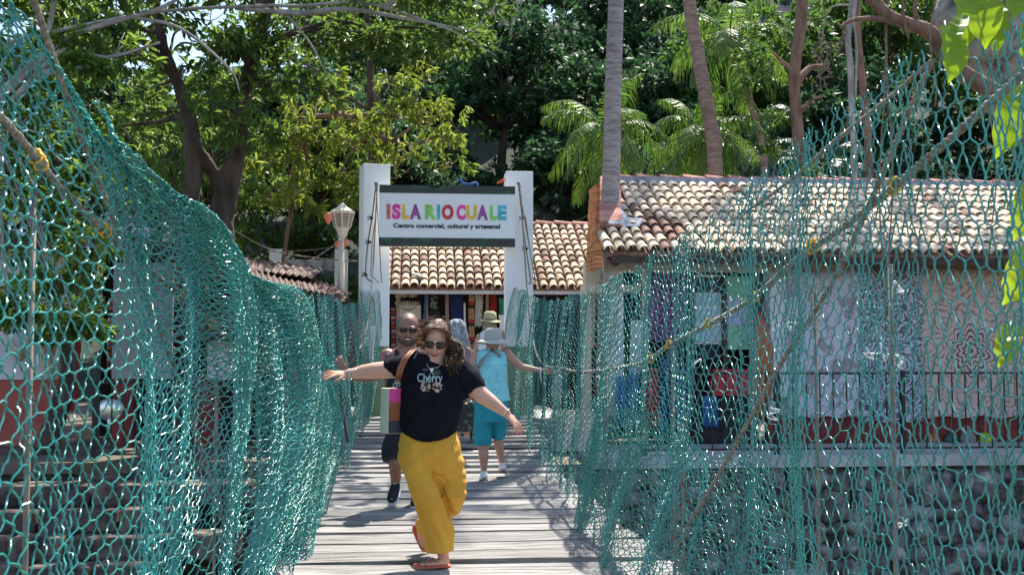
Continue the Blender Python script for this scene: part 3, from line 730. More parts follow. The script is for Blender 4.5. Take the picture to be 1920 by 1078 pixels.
for (a, b_, mm) in ((1205, 1215, 'cream'), (1295, 1302, 'darkwood'), (1356, 1364, 'darkwood'), (1408, 1418, 'darkwood')):
    s = MB(); s.bb((P(a, 700, WY).x, WY-.02, 0), (P(b_, 700, WY).x, WY+.12, 2.62)); s.build('post', M[mm], sh)
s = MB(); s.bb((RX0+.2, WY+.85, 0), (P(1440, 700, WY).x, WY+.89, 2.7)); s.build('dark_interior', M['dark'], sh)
def panel(name, label, catg, x0, y0, x1, y1, Y, mat, th=.03, group=None, **kw):
    a = P(x0, y1, Y); b_ = P(x1, y0, Y); s = MB(); s.bb((a.x, Y, a.z), (b_.x, Y+th, b_.z))
    return tag(s.build(name, mat), label, catg, group)
def cloth(name, label, catg, x0, y0, x1, y1, Y, mat, fold=.03, nf=5, group=None, parent=None, th=.012, wav=0):
    """hanging cloth with folds: a closed thin sheet"""
    a = P(x0, y1, Y); b_ = P(x1, y0, Y); nx, ny = 28, 14; V = []
    ph = (x0*7.3) % 6
    for side in (0, 1):
        for j in range(ny+1):
            for i in range(nx+1):
                u, v = i/nx, j/ny; z = b_.z+(a.z-b_.z)*v; zz = z-.02*math.sin(u*nf*6.28+ph)*v-wav*abs(math.sin(u*3.14*2))*(v > .5)
                V.append((a.x+(b_.x-a.x)*u+.01*math.sin(v*5+ph), Y+th*side+fold*math.sin(u*nf*6.28+ph+v)*(.25+.75*v), zz))
    F = []; o = (nx+1)*(ny+1)
    for j in range(ny):
        for i in range(nx):
            q = j*(nx+1)+i; F += [(q, q+nx+1, q+nx+2, q+1), (o+q, o+q+1, o+q+nx+2, o+q+nx+1)]
    for j in range(ny):
        for e in (0, nx):
            q = j*(nx+1)+e; F.append((q, q+nx+1, o+q+nx+1, o+q))
    for i in range(nx):
        q = ny*(nx+1)+i; F += [(i, i+1, o+i+1, o+i), (q, q+1, o+q+1, o+q)]
    ob = finish(name, V, F, mat, parent, None, True)
    return tag(ob, label, catg, group) if label else ob

# ---- procedural cloth prints
def print_mat(name, base, ink, kind, cx=0, cz=0, sc=1):
    m = bpy.data.materials.new(name); m.use_nodes = True; t = m.node_tree; N = t.nodes; L = t.links; b = N['Principled BSDF']; b.inputs['Roughness'].default_value = .9
    tc = N.new('ShaderNodeTexCoord'); sx = N.new('ShaderNodeSeparateXYZ'); L.new(tc.outputs['Object'], sx.inputs[0])
    def math_(op, a, b_=None, v=None):
        n = N.new('ShaderNodeMath'); n.operation = op
        for i, q in enumerate((a, b_)):
            if q is None: continue
            if isinstance(q, (int, float)): n.inputs[i].default_value = q
            else: L.new(q, n.inputs[i])
        return n.outputs[0]
    x = math_('SUBTRACT', sx.outputs['X'], cx); z = math_('SUBTRACT', sx.outputs['Z'], cz)
    def warp():
        n = N.new('ShaderNodeTexNoise'); n.inputs['Scale'].default_value = 6; n.inputs['Detail'].default_value = 4; L.new(tc.outputs['Object'], n.inputs['Vector'])
        a_ = N.new('ShaderNodeVectorMath'); a_.operation = 'MULTIPLY_ADD'; L.new(n.outputs['Color'], a_.inputs[0]); a_.inputs[1].default_value = (.22, .22, .22); L.new(tc.outputs['Object'], a_.inputs[2]); return a_.outputs[0]
    if kind == 'mandala':
        r = math_('SQRT', math_('ADD', math_('MULTIPLY', x, x), math_('MULTIPLY', z, z))); a = math_('ARCTAN2', z, x)
        pet = math_('MULTIPLY', math_('ABSOLUTE', math_('SINE', math_('MULTIPLY', a, 5))), .30)
        rr = math_('MULTIPLY', r, math_('SUBTRACT', 1.15, pet))
        s1 = math_('GREATER_THAN', math_('SINE', math_('MULTIPLY', rr, 75*sc)), .35)
        f = math_('MULTIPLY', s1, math_('LESS_THAN', rr, .36))
        vo = N.new('ShaderNodeTexVoronoi'); vo.inputs['Scale'].default_value = 3.0; L.new(warp(), vo.inputs['Vector'])
        e = math_('MULTIPLY', math_('MULTIPLY', math_('GREATER_THAN', math_('SINE', math_('MULTIPLY', vo.outputs['Distance'], 30)), .65), .6), math_('GREATER_THAN', rr, .40))
        f = math_('MAXIMUM', f, e)
    elif kind == 'swirl':
        wv = N.new('ShaderNodeTexVoronoi'); wv.inputs['Scale'].default_value = 3.6*sc
        L.new(warp(), wv.inputs['Vector']); f = math_('GREATER_THAN', math_('SINE', math_('MULTIPLY', wv.outputs['Distance'], 34)), .1)
        n = N.new('ShaderNodeTexNoise'); n.inputs['Scale'].default_value = 24; L.new(tc.outputs['Object'], n.inputs['Vector']); f = math_('MAXIMUM', math_('MULTIPLY', f, .85), math_('MULTIPLY', math_('GREATER_THAN', n.outputs[0], .6), .8))
    elif kind == 'floral':
        vo = N.new('ShaderNodeTexVoronoi'); vo.inputs['Scale'].default_value = 8*sc; L.new(tc.outputs['Object'], vo.inputs['Vector'])
        f1_ = math_('LESS_THAN', math_('ABSOLUTE', math_('SUBTRACT', vo.outputs['Distance'], .32)), .06)
        n = N.new('ShaderNodeTexNoise'); n.inputs['Scale'].default_value = 3.2; n.inputs['Detail'].default_value = 3; L.new(tc.outputs['Object'], n.inputs['Vector'])
        f = math_('MAXIMUM', math_('MULTIPLY', f1_, .7), math_('MULTIPLY', math_('GREATER_THAN', n.outputs[0], .55), .75))
    elif kind == 'stripes':
        wv = N.new('ShaderNodeMath'); f = math_('FRACT', math_('MULTIPLY', z, sc))
    elif kind == 'check':
        ck = N.new('ShaderNodeTexChecker'); ck.inputs['Scale'].default_value = 14*sc; L.new(tc.outputs['Object'], ck.inputs[0]); f = ck.outputs['Fac']
    rp = N.new('ShaderNodeValToRGB'); rp.color_ramp.elements[0].color = (*base, 1)
    if kind == 'stripes':
        rp.color_ramp.interpolation = 'CONSTANT'; cols = ink; rp.color_ramp.elements[1].color = (*cols[0], 1); rp.color_ramp.elements[1].position = 1/(len(cols)+1)
        for i, c in enumerate(cols[1:]):
            e = rp.color_ramp.elements.new((i+2)/(len(cols)+1)); e.color = (*c, 1)
    else: rp.color_ramp.elements[1].color = (*ink, 1)
    L.new(f, rp.inputs[0]); L.new(rp.outputs[0], b.inputs['Base Color']); return m
TM1 = print_mat('pink_white_tapestry_print', (.62, .62, .68), (.36, .22, .25), 'floral', 0, 0, 1)
TM2 = print_mat('black_white_tapestry_print', (.60, .60, .66), (.04, .04, .06), 'swirl', 0, 0, 1)
TM3 = print_mat('beige_mandala_print', (.66, .50, .42), (.12, .08, .10), 'mandala', -.15, 1.05, 1)
TM4 = print_mat('purple_blanket_print', (.16, .06, .17), (.32, .15, .32), 'floral', 0, 0, 1.6)
SER = print_mat('red_striped_blanket', (.55, .06, .04), [(.06, .05, .05), (.65, .20, .06), (.05, .12, .30), (.60, .08, .05), (.55, .50, .42), (.05, .05, .05)], 'stripes', 0, 0, 3.4)
SER2 = print_mat('orange_striped_blanket', (.45, .10, .05), [(.60, .30, .08), (.04, .04, .04), (.50, .08, .05), (.62, .45, .25)], 'stripes', 0, 0, 5)
DIA = print_mat('tan_woven_blanket', (.50, .32, .16), [(.05, .04, .04), (.55, .05, .04), (.50, .32, .16), (.45, .28, .14)], 'stripes', 0, 0, 2.6)
GARL = print_mat('marigold_garland_print', (.10, .05, .03), (.80, .38, .03), 'floral', 0, 0, 1.8)
REDW = print_mat('red_white_cloth_print', (.70, .66, .62), (.40, .04, .04), 'floral', 0, 0, .8)
# right shop front goods
TY = 16.02
cloth('tapestry', 'white tapestry with pink and red swirls hanging on the right shop wall', 'tapestry', 1478, 508, 1612, 782, TY, TM1, .02, 3)
cloth('tapestry', 'black and white patterned tapestry between the pink one and the beige mandala one', 'tapestry', 1616, 500, 1728, 790, TY, TM2, .02, 3)
cloth('tapestry', 'large beige tapestry with dark mandala flowers at the right edge', 'tapestry', 1732, 503, 1940, 782, TY, TM3, .02, 3)
cloth('tapestry', 'beige tapestry beside the large mandala one, mostly out of frame', 'tapestry', 1948, 505, 2100, 782, TY, TM3, .02, 3)
panel('shop_board', 'plain white board leaning between the orange surfboard and the pink tapestry', 'board', 1446, 520, 1474, 745, TY, M['wallwhite'])
s = MB(); q = [P(1432, 790, 16.0), P(1432, 650, 16.0), P(1434, 600, 16.0)]; s.loft([(P(1424, 790, 16), .06, .02), (P(1428, 740, 16), .16, .03), (P(1430, 660, 16), .17, .03), (P(1428, 610, 16), .11, .03), (P(1424, 585, 16), .02, .01)], (1, 0, 0), 12)
tag(s.build('surfboard', pm('orange_board', (.40, .10, .03), rough=.35), None, True), 'tall orange pointed board standing in the doorway of the right shop', 'board')
cloth('blanket', 'large purple patterned blanket hanging at the left end of the right shop', 'blanket', 1200, 505, 1292, 640, 16.3, TM4, .04, 3)
WB = pm('pale_blue_board', (.42, .58, .66), rough=.5); GB = pm('mint_board', (.22, .50, .32), (.27, .55, .36), 3, .7)
wd_ = thing('window', 'white framed window with pale blue panes in the right shop', 'window', P(1330, 640, 16.2))
for (a, b_, c, e, mm) in ((1304, 520, 1355, 548, 'slate'), (1304, 552, 1355, 572, None), (1304, 578, 1355, 604, None), (1304, 610, 1355, 640, None)):
    A = P(a, e, 16.2); B = P(c, b_, 16.2); s = MB(); s.bb((A.x, 16.2, A.z), (B.x, 16.23, B.z)); s.build('pane', M[mm] if mm else WB, wd_)
A = P(1300, 645, 16.22); B = P(1360, 515, 16.22); s = MB(); s.bb((A.x, 16.235, A.z), (B.x, 16.27, B.z)); s.build('frame', M['white'], wd_)
panel('notice_board', 'mint green board with white centre hanging right of the shop window', 'board', 1364, 518, 1408, 655, 16.15, GB)
panel('poster', 'pale violet poster fixed on the mint green board', 'poster', 1366, 560, 1400, 610, 16.135, pm('violet_paper', (.45, .45, .62), rough=.8), .008)
panel('poster', 'small dark poster with white writing below the window of the right shop', 'poster', 1310, 645, 1350, 672, 16.1, M['navy'], .01)
panel('market_box', 'bright red box on the counter of the right shop doorway', 'box', 1338, 692, 1408, 742, 16.0, pm('red_box', (.42, .02, .03), rough=.5), .35)
panel('market_counter', 'dark counter with goods inside the right shop', 'counter', 1300, 745, 1420, 832, 16.1, M['dark'], .4)
BL = [pm('blue_garment', (.03, .10, .28), (.05, .15, .36), 5, .9), pm('navy_garment', (.02, .04, .14), rough=.9), pm('white_garment', (.62, .62, .60), rough=.9), pm('red_garment', (.36, .03, .03), rough=.9), pm('cream_garment', (.60, .52, .42), rough=.9), pm('dark_garment', (.03, .025, .03), rough=.9)]
gs = [(1156, 705, 1176, 800, 0, 'bright blue dress hanging on the railing left of the white one'), (1178, 690, 1196, 790, 0, 'bright blue dress hanging close beside the white posts'), (1212, 690, 1236, 800, 3, 'red garment hanging beside the cream post'),
      (1238, 670, 1262, 815, 1, 'navy garment hanging right of the red one'), (1264, 690, 1296, 800, 1, 'dark blue dress hanging left of the counter'), (1182, 600, 1205, 700, 2, 'white garment hanging at the left end of the right shop'),
      (1094, 530, 1116, 650, 4, 'cream cloth hanging by the corner of the right shop'), (1140, 605, 1180, 690, 5, 'dark clothing hanging beneath the corner ledge'), (1060, 560, 1088, 660, 5, 'dark clothing hanging beside the gate pillar'), (1118, 650, 1138, 740, 3, 'short red garment hanging behind the right net'),
      (1318, 742, 1345, 800, 0, 'blue cloth draped over the counter edge'), (1038, 690, 1052, 760, 2, 'white cloth hanging right beside the right gate pillar')]
for a, b_, c, e, k, lb in gs: cloth('garment', lb, 'garment', a, b_, c, e, 16.0 if a > 1140 else 16.9, BL[k], .02, 3, 'clothes hung out at the right shops')
# tools against the red base
def broom(px, col, label):
    t = thing('dustpan', label, 'dustpan', P(px, 830, 15.95)); s = MB(); a = P(px-14, 830, 15.9); b_ = P(px+14, 815, 15.95)
    s.loft([(P(px, 831, 15.95), .14, .06), (P(px, 822, 15.97), .12, .05), (P(px, 812, 16.0), .07, .025)], (1, 0, 0), 12); s.build('pan', col, t, True)
    s = MB(); s.tube([P(px, 813, 16.0), P(px-1, 775, 16.0)], .012, 6); s.build('handle', M['wood'], t)
broom(1848, pm('lime_plastic', (.35, .55, .03), rough=.4), 'lime green dustpan leaning on the red base wall')
broom(1752, pm('orange_plastic', (.50, .12, .03), rough=.4), 'orange dustpan at the foot of the red base wall')
broom(1786, pm('green_plastic', (.03, .14, .09), rough=.4), 'dark green dustpan between the orange one and the grey sack')
s = MB(); s.ell(P(1815, 822, 15.9), (.13, .08, .12)); s.ell(P(1812, 808, 15.9), (.08, .06, .10)); tag(voxel(s, 'sack', M['taupe'], None, .02, 2), 'small grey sack slumped between the dustpans', 'sack')
# iron railing along the right walkway
def railing(label, x0, x1, y, z0, z1, step, deco=True, posts=()):
    t = thing('railing', label, 'railing', ((x0+x1)/2, y, z0)); s = MB()
    s.bb((x0, y-.015, z1-.03), (x1, y+.015, z1)); s.build('top_rail', M['iron'], t)
    s = MB(); s.bb((x0, y-.012, z0+.06), (x1, y+.012, z0+.085)); s.build('bottom_rail', M['iron'], t)
    s = MB(); x = x0+.05
    while x < x1:
        s.bb((x-.008, y-.008, z0+.08), (x+.008, y+.008, z1-.03)); x += step
    s.build('bars', M['iron'], t)
    for x in posts:
        s = MB(); s.bb((x-.03, y-.03, z0), (x+.03, y+.03, z1+.02)); s.build('post', M['iron'], t)
    return t
railing('black iron railing along the edge of the right walkway', 3.0, 13, 14.35, 0, 1.12, .19, True, (3.05, 4.9, 6.7, 8.5, 10.3, 12.2))
# corner block and things below the gate on the right
panel('planter_block', 'tan stone planter block at the foot of the right gate pillar', 'planter', 1042, 775, 1130, 845, 15.0, M['cream'], .5)

# ------------------------------------------------------------------ centre market hall behind the gate
CY0, CY1 = 22.4, 25.6; CEZ, CRZ = P(840, 541, CY0).z+.02, P(1050, 424, CY1).z
ch = thing('market_hall', 'open market stall building with brown clay tile roof behind the gate', 'market hall', (1.5, 24, .38))
cx0, cx1 = P(715, 500, CY0).x, P(1125, 500, CY0).x
tiled_roof(ch, cx0, cx1+1.2, CY0, CEZ, CY1, CRZ, .196, [M['tile'], M['tiledark']], 8, 11, dark=lambda x, t: .13)
ridge_tiles(ch, cx0, cx1+1.2, CY1, CRZ, .12, .45, 9)
s = MB(); s.bb((cx0, CY0+.06, CEZ-.13), (cx1+1.2, CY0+.16, CEZ-.01)); s.build('fascia', M['wallwhite'], ch)
s = MB(); s.bb((cx0, CY0+.5, CEZ-.10), (cx1+1.2, CY0+.6, CEZ+.1)); s.build('beam', M['wood'], ch)
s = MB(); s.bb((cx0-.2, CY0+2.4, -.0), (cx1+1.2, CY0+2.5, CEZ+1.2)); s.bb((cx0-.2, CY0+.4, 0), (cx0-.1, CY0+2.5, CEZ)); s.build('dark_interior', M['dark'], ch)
for a, b_ in ((834, 842), (796, 803), (742, 752), (910, 917)):
    s = MB(); s.tube([P((a+b_)/2, 550, CY0+.55), P((a+b_)/2+1, 775, CY0+.55)], (b_-a)/2/88*.9, 8); s.build('post', M['wood'], ch)
MYY = CY0+.75
cloth('blanket', 'red striped blanket hanging beside the left gate pillar', 'blanket', 733, 575, 748, 665, MYY-.1, SER, .03, 2)
cloth('blanket', 'orange and red striped blanket behind the bald man', 'blanket', 782, 590, 800, 690, MYY-.1, SER2, .03, 2)
cloth('blanket', 'tan woven blanket with red diamonds hanging right of the white pole', 'blanket', 879, 548, 890, 650, MYY, DIA, .015, 2)
cloth('blanket', 'red and white flowered cloth hanging right of the tan blanket', 'blanket', 891, 546, 905, 612, MYY, REDW, .03, 2)
cloth('garment', 'long navy trousers hanging in the middle of the market stall', 'garment', 844, 550, 868, 640, MYY, BL[1], .02, 2, 'clothes hung in the market stall')
cloth('garment', 'black shirt with a pale printed patch hanging in the market stall', 'garment', 804, 550, 822, 605, MYY, M['black'], .015, 2, 'clothes hung in the market stall')
s = MB()
for i in range(26):
    rn = random.Random(i); c = P(807+rn.uniform(0, 11), 556+rn.uniform(0, 20), MYY-.035); c2 = c+Vector((rn.uniform(-.05, .05), 0, rn.uniform(-.05, .05))); s.tube([c, c2], .008, 4)
tag(s.build('shirt_print', M['print']), 'tangled pale print on the black shirt in the market stall', 'print')
cloth('garment', 'dark red garment hanging left of the flag', 'garment', 918, 546, 930, 600, MYY, BL[3], .015, 2, 'clothes hung in the market stall')
cloth('garment', 'blue striped cloth hanging between the wooden posts', 'garment', 795, 552, 800, 610, MYY-.3, BL[0], .01, 1, 'clothes hung in the market stall')
s = MB(); s.tube([P(871, 568, MYY-.1), P(872, 640, MYY-.1)], .022, 8); tag(s.build('white_pole', M['white']), 'thin white pole standing in front of the tan blanket', 'pole')
# rack of small wooden name signs
rk = thing('souvenir_rack', 'wooden rack of small carved name plates in the market stall', 'rack', P(765, 600, MYY-.3))
s = MB()
s.bb(tuple(P(749, 598, MYY-.25)), tuple(P(789, 572, MYY-.22))); s.build('board', M['cream'], rk)
s = MB()
for row, (yy, n_) in enumerate(((550, 8), (566, 9))):
    for k in range(n_):
        x = 741+k*5.2; h = random.uniform(5.5, 8); a = P(x, yy+h, MYY-.3); b_ = P(x+4.2, yy-1, MYY-.3); s.bb((a.x, MYY-.33, a.z), (b_.x, MYY-.30, b_.z))
s.build('plates', pm('carved_plates', (.30, .20, .12), (.62, .50, .36), 20, .8, isl=.4), rk)
s = MB(); s.tube([P(752+i*3, 577+4.5*math.sin(i*.35), MYY-.29) for i in range(10)], .009, 5); s.build('wire_arch', M['iron'], rk)
# striped wall hanging in three colours
fl = thing('flag', 'green white and red flag hanging by the right gate pillar', 'flag', P(944, 640, 21.8))
for (a, b_, c) in ((560, 590, (.01, .20, .09)), (590, 622, (.78, .78, .82)), (622, 655, (.62, .03, .04))):
    cloth('stripe', None, None, 936, a, 951, b_, 21.8, pm('flag_colour', c, rough=.85), .02, 2, None, fl)
s = MB()
for (x, y, r) in ((775, 521, 4), (783, 524, 6), (790, 526, 5), (774, 517, 3)):
    t_ = (541-y)/(541-424); s.ell(P(x, y, CY0+t_*3.0)+Vector((0, -.12, .08)), (r/88, .12, r/88*.7))
tag(voxel(s, 'plastic_bag', M['whitecloth'], None, .02, 2), 'white plastic bag lying on the eave tiles of the market hall', 'bag')

# ------------------------------------------------------------------ left bank shops
ls = thing('shop_building', 'shop with red and cream walls and roll-up shutter behind the left net', 'shop', (-6, 16.8, 0))
LY = 16.6
s = MB(); s.bb((-14, LY, .98), (P(85, 700, LY).x, LY+.15, 2.9)); s.build('wall', M['wallwhite'], ls)
s = MB(); s.bb((-14, LY-.02, 0), (P(112, 700, LY).x, LY+.16, .97)); s.build('red_base', M['redbase2'], ls)
s = MB(); s.bb((P(85, 700, LY).x, LY, .98), (P(130, 700, LY).x, LY+.15, 2.9)); s.build('cream_pillar', M['cream'], ls)
s = MB(); s.bb((P(222, 700, LY).x, LY-.35, 1.0), (P(332, 700, LY).x, LY-.3, 2.72))
z = 1.0
while z < 2.7: s.bb((P(222, 700, LY).x, LY-.365, z), (P(332, 700, LY).x, LY-.352, z+.035)); z += .055
s.build('roll_shutter', pm('grey_shutter', (.36, .36, .36), (.46, .46, .46), 3, .7), ls)
s = MB(); s.bb((P(222, 700, LY).x, LY-.37, 0), (P(262, 700, LY).x, LY-.2, 1.0)); s.build('red_panel', M['redbase'], ls); s = MB(); s.bb((P(372, 700, LY).x, LY-.3, 0), (P(420, 700, LY).x, LY-.2, 1.05)); s.build('red_panel', M['redbase'], ls)
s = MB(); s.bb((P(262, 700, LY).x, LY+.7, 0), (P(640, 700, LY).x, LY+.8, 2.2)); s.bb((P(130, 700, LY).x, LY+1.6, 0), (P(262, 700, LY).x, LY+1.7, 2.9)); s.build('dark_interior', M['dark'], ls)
s = MB(); s.bb((P(388, 700, 16).x, 16.0, P(400, 712, 16).z), (P(438, 700, 16).x, 16.04, P(400, 590, 16).z)); s.build('white_panel', M['wallwhite'], ls)
s = MB(); s.bb((-14, 15.9, 2.9), (P(330, 500, 16).x, 18.6, 3.0)); s.build('awning', M['darkwood'], ls)
for px in (446, 520, 612, 652):
    s = MB(); s.tube([P(px, 560, 16.1), P(px, 850, 16.1)], .04, 8); s.build('post', M['darkwood'], ls)
# rusty corrugated roof
tr_ = thing('tin_roof', 'rusty corrugated tin awning sloping down behind the left net', 'awning', P(540, 540, 16))
def tin(name, A, B, C_, D, nf, seed):
    V = []; F = []; n = nf*6; A, B, C_, D = map(Vector, (A, B, C_, D))
    nrm = (B-A).cross(D-A).normalized()
    for j in range(5):
        for i in range(n+1):
            u = i/n; v = j/4; p = (A*(1-u)+B*u)*(1-v)+(D*(1-u)+C_*u)*v
            V.append(p+nrm*(.02*math.sin(u*nf*6.28)+.02*noise.noise(p*2+Vector((seed, 0, 0)))))
    m = n+1
    for j in range(4):
        for i in range(n): F.append((j*m+i, j*m+i+1, (j+1)*m+i+1, (j+1)*m+i))
    o = finish(name, V, F, M['tin'], tr_, None, True); sd_ = o.modifiers.new('s', 'SOLIDIFY'); sd_.thickness = .006
tin('sheet', P(400, 520, 15.2), P(645, 556, 15.9), P(640, 540, 18.2), P(400, 478, 18.2), 22, 1)
tin('sheet', P(400, 500, 17.2), P(585, 520, 17.2), P(610, 505, 19), P(400, 470, 19), 14, 3)
tin('sheet', P(560, 535, 16.6), P(648, 560, 16.2), P(650, 545, 18.8), P(560, 512, 18.8), 9, 4)
s = MB()
for i in range(60):
    rn = random.Random(i*3); u = rn.random(); p = P(600+50*u, 536+22*u+rn.uniform(-8, 4), 15.6+rn.uniform(0, 1)); s.tube([p, p+Vector((rn.uniform(-.1, .1), rn.uniform(-.1, .1), rn.uniform(-.04, .03)))], .012, 4)
s.build('leaf_litter', M['vine'], tr_)
s = MB(); s.bb(tuple(P(440, 560, 15.8)), tuple(P(640, 552, 15.9))); s.build('beam', M['darkwood'], tr_)
# goods on the left
cloth('garland', 'strings of marigold orange beads hanging behind the left net', 'garland', 442, 575, 475, 800, 15.9, GARL, .03, 3)
for i, (a, b_, c, e, m_, lb) in enumerate(((200, 560, 216, 700, SER, 'narrow multicoloured cloth left of the roll-up shutter'), (120, 600, 150, 770, BL[3], 'red cloth hanging beside the tree trunk'), (693, 612, 702, 676, BL[2], 'white cloth with blue marks caught in the far left net'),
                                          (495, 590, 512, 700, BL[5], 'dark cloth under the tin awning'), (650, 590, 668, 690, BL[3], 'red cloth hanging behind the far left net'), (524, 700, 548, 800, SER2, 'striped cloth hanging near the orange pole'), (622, 740, 640, 800, BL[3], 'low red cloth behind the wooden brace'))):
    cloth('garment', lb, 'garment', a, b_, c, e, 16.3 if i != 2 else 13.2, m_, .02, 2, 'clothes hung out on the left bank')
for k, (x0, x1, yb) in enumerate(((10, 62, 665), (70, 118, 700))):
    t = thing('hammock', ('cream hammock slung in front of the white wall', 'cream hammock slung closer to the tree trunk')[k], 'hammock', P((x0+x1)/2, yb, 16.2)); s = MB()
    for j in range(9):
        s.tube([P(x0+(x1-x0)*u, 590+(yb-590+j*2.5-10)*math.sin(math.pi*u)**.6, 16.1+j*.03) for u in np.linspace(0.02, .98, 12)], .03, 5)
    s.build('cloth', M['canvas'], t, True)
railing('short black iron railing at the top of the left river steps', P(180, 700, 14.4).x, P(335, 700, 14.4).x, 14.4, .0, 1.02, .16, True, (P(180, 700, 14.4).x, P(335, 700, 14.4).x))
s = MB(); s.tube([P(205, 775, 15.6), P(205, 812, 15.6)], .03, 8); s.ell(P(205, 768, 15.6), (.20, .04, .16), None, 20, 8); tag(s.build('fan', M['silver'], None, True), 'round silver fan standing behind the iron railing', 'fan')

# ------------------------------------------------------------------ lamp post, bridge tower behind, wires
lp = thing('street_lamp', 'cream street lamp with a tapered glass lantern left of the gate', 'street lamp', P(640, 650, 18.5))
def lpt(x, y): return P(x, y, 18.5)
s = MB(); s.tube([lpt(640, 650), lpt(640, 445)], .055, 10); s.build('pole', M['cream'], lp, True)
s = MB(); s.loft([(lpt(642, 447), .05, .05), (lpt(642, 441), .085, .085), (lpt(642, 436), .09, .09), (lpt(642, 427), .13, .13)], n=8); s.build('neck', M['cream'], lp)
s = MB(); s.loft([(lpt(642, 427), .125, .125), (lpt(642, 401), .185, .185)], n=8); s.build('glass', pm('frosted_glass', (.22, .18, .15), (.46, .42, .37), 3, .25), lp)
s = MB()
for k in range(8):
    a = 2*math.pi*k/8; d = Vector((math.cos(a), math.sin(a), 0)); s.tube([lpt(642, 427)+d*.132, lpt(642, 401)+d*.192], .014, 6)
s.build('ribs', M['cream'], lp)
s = MB(); s.loft([(lpt(642, 401.5), .22, .22), (lpt(642, 397), .215, .215), (lpt(642, 388), .08, .08), (lpt(642, 384), .05, .05), (lpt(642, 380), .02, .02)], n=8); s.build('cap', M['cream'], lp)
OR = pm('orange_rag', (.75, .16, .08), (.85, .30, .18), 12, .8)
def rag(x, y, dx, dy, label):
    s = MB(); c = lpt(x, y)+Vector((0, -.2, 0)); s.ell(c, (dx/108, .04, dy/108), None, 10, 8)
    tag(voxel(s, 'rag', OR, None, .015, 1, lambda p: .03*nz(p, 14)), label, 'rag')
rag(617, 412, 6, 11, 'orange rag hanging from the left side of the lamp'); rag(634, 460, 5, 7, 'orange rag tied left of the lamp pole'); rag(650, 457, 4, 9, 'orange rag tied right of the lamp pole')
tw = thing('bridge_tower', 'stained white concrete frame of two posts and a beam behind the lamp', 'bridge tower', P(570, 600, 26))
for a, b_, tp in ((503, 530, 467), (626, 651, 467)):
    A = P(a, 640, 26); B = P(b_, tp, 26); s = MB(); s.bb((A.x, 26, A.z), (B.x, 26.35, B.z)); o = s.build('post', M['white'], tw)
A = P(529.5, 507, 26.1); B = P(626.5, 487, 26.1); s = MB(); s.bb((A.x, 26.1, A.z), (B.x, 26.28, B.z)); s.build('beam', M['concrete_stain'], tw)
def wire(label, pts, r=.008, m='pole'):
    s = MB(); s.tube([P(*p) for p in pts], r, 5, sm=6); tag(s.build('overhead_wire', M[m]), label, 'wire')
wire('pale wire sagging from the dark tree to the lamp post', ((430, 428, 17), (520, 472, 18), (640, 488, 18.6), (700, 490, 18.6)), .011)
wire('wire rising from the tin roof to the lamp post', ((520, 515, 18), (580, 490, 18), (638, 452, 18.4)), .011)
wire('taut wire crossing in front of the bridge tower', ((500, 472, 24), (570, 470, 22), (636, 462, 19)), .009)
wire('thin wire running from the gate sign level to the right roof corner', ((1080, 415, 21), (1100, 405, 19), (1122, 396, 18)), .006)
# small thing on the sign top
s = MB(); s.tube([P(862, 334, 15.95), P(868, 344, 15.95), P(880, 346, 15.9), P(892, 343, 15.95), (P(896, 348, 15.95))], .022, 8, sm=4); tag(s.build('blue_cloth', BL[0], None, True), 'crumpled blue cloth caught on top of the sign', 'cloth')
s = MB(); s.tube([P(932, 344, 15.95), P(940, 340, 15.95), P(948, 335, 15.97)], [.02, .025, .01], 6, sm=3); tag(s.build('dry_leaf', M['leafO'], None, True), 'dry reddish leaf lying on the sign beside the right pillar', 'leaf')
# goods on the ledge of the right shop
s = MB(); s.ell(P(1152, 488, 16.2), (.12, .1, .16)); s.ell(P(1166, 486, 16.25), (.1, .1, .15)); tag(voxel(s, 'bundle', M['mauve'], None, .02, 2, lambda p: .02*nz(p, 12)), 'purple cloth bundle on the corner ledge of the right shop', 'bundle')
# houses on the slope seen through the foliage
def house(px, py, Y, w_, h_, mat, label, nwin=3, arch=False):
    p = P(px, py, Y); t = thing('hill_house', label, 'house', (p.x, Y, p.z)); s = MB(); s.bb((p.x-w_/2, Y, p.z-2.2), (p.x+w_/2, Y+4, p.z+h_)); s.build('wall', mat, t)
    s = MB(); s.bb((p.x-w_/2-.15, Y-.15, p.z+h_), (p.x+w_/2+.15, Y+4.1, p.z+h_+.18)); s.build('roof', M['ridge'] if arch else M['wallwhite'], t)
    for r_ in range(int(h_/2.4)):
        for k in range(nwin):
            x = p.x-w_/2+w_*(k+.5)/nwin; z = p.z+.8+r_*2.4; f = MB(); f.bb((x-.45, Y-.05, z), (x+.45, Y+.01, z+1.3)); fo = f.build('window', M['wallwhite'], t)
            f = MB(); f.bb((x-.38, Y-.07, z+.07), (x+.38, Y-.052, z+1.23)); f.build('pane', M['slate'], fo)
PK = pm('pink_plaster', (.60, .38, .34), (.68, .46, .40), 3, .85)
house(880, 110, 62, 9, 4.2, PK, 'pink house on the slope seen through gaps above the sign', 3)
house(1385, 190, 44, 3.2, 3.0, M['wallwhite'], 'small white house among the palms above the right roof', 2, True)
house(575, 300, 60, 8, 5, M['wallwhite'], 'white house on the slope behind the dark tree trunks', 3)
house(1560, 120, 58, 8, 5, PK, 'pink house on the slope behind the bare trunks', 3)
house(150, 420, 60, 9, 6, M['wallwhite'], 'large white house on the slope at the left edge', 4)
house(1190, 60, 66, 6, 4, M['cream'], 'cream house high on the slope behind the tall palm', 2)
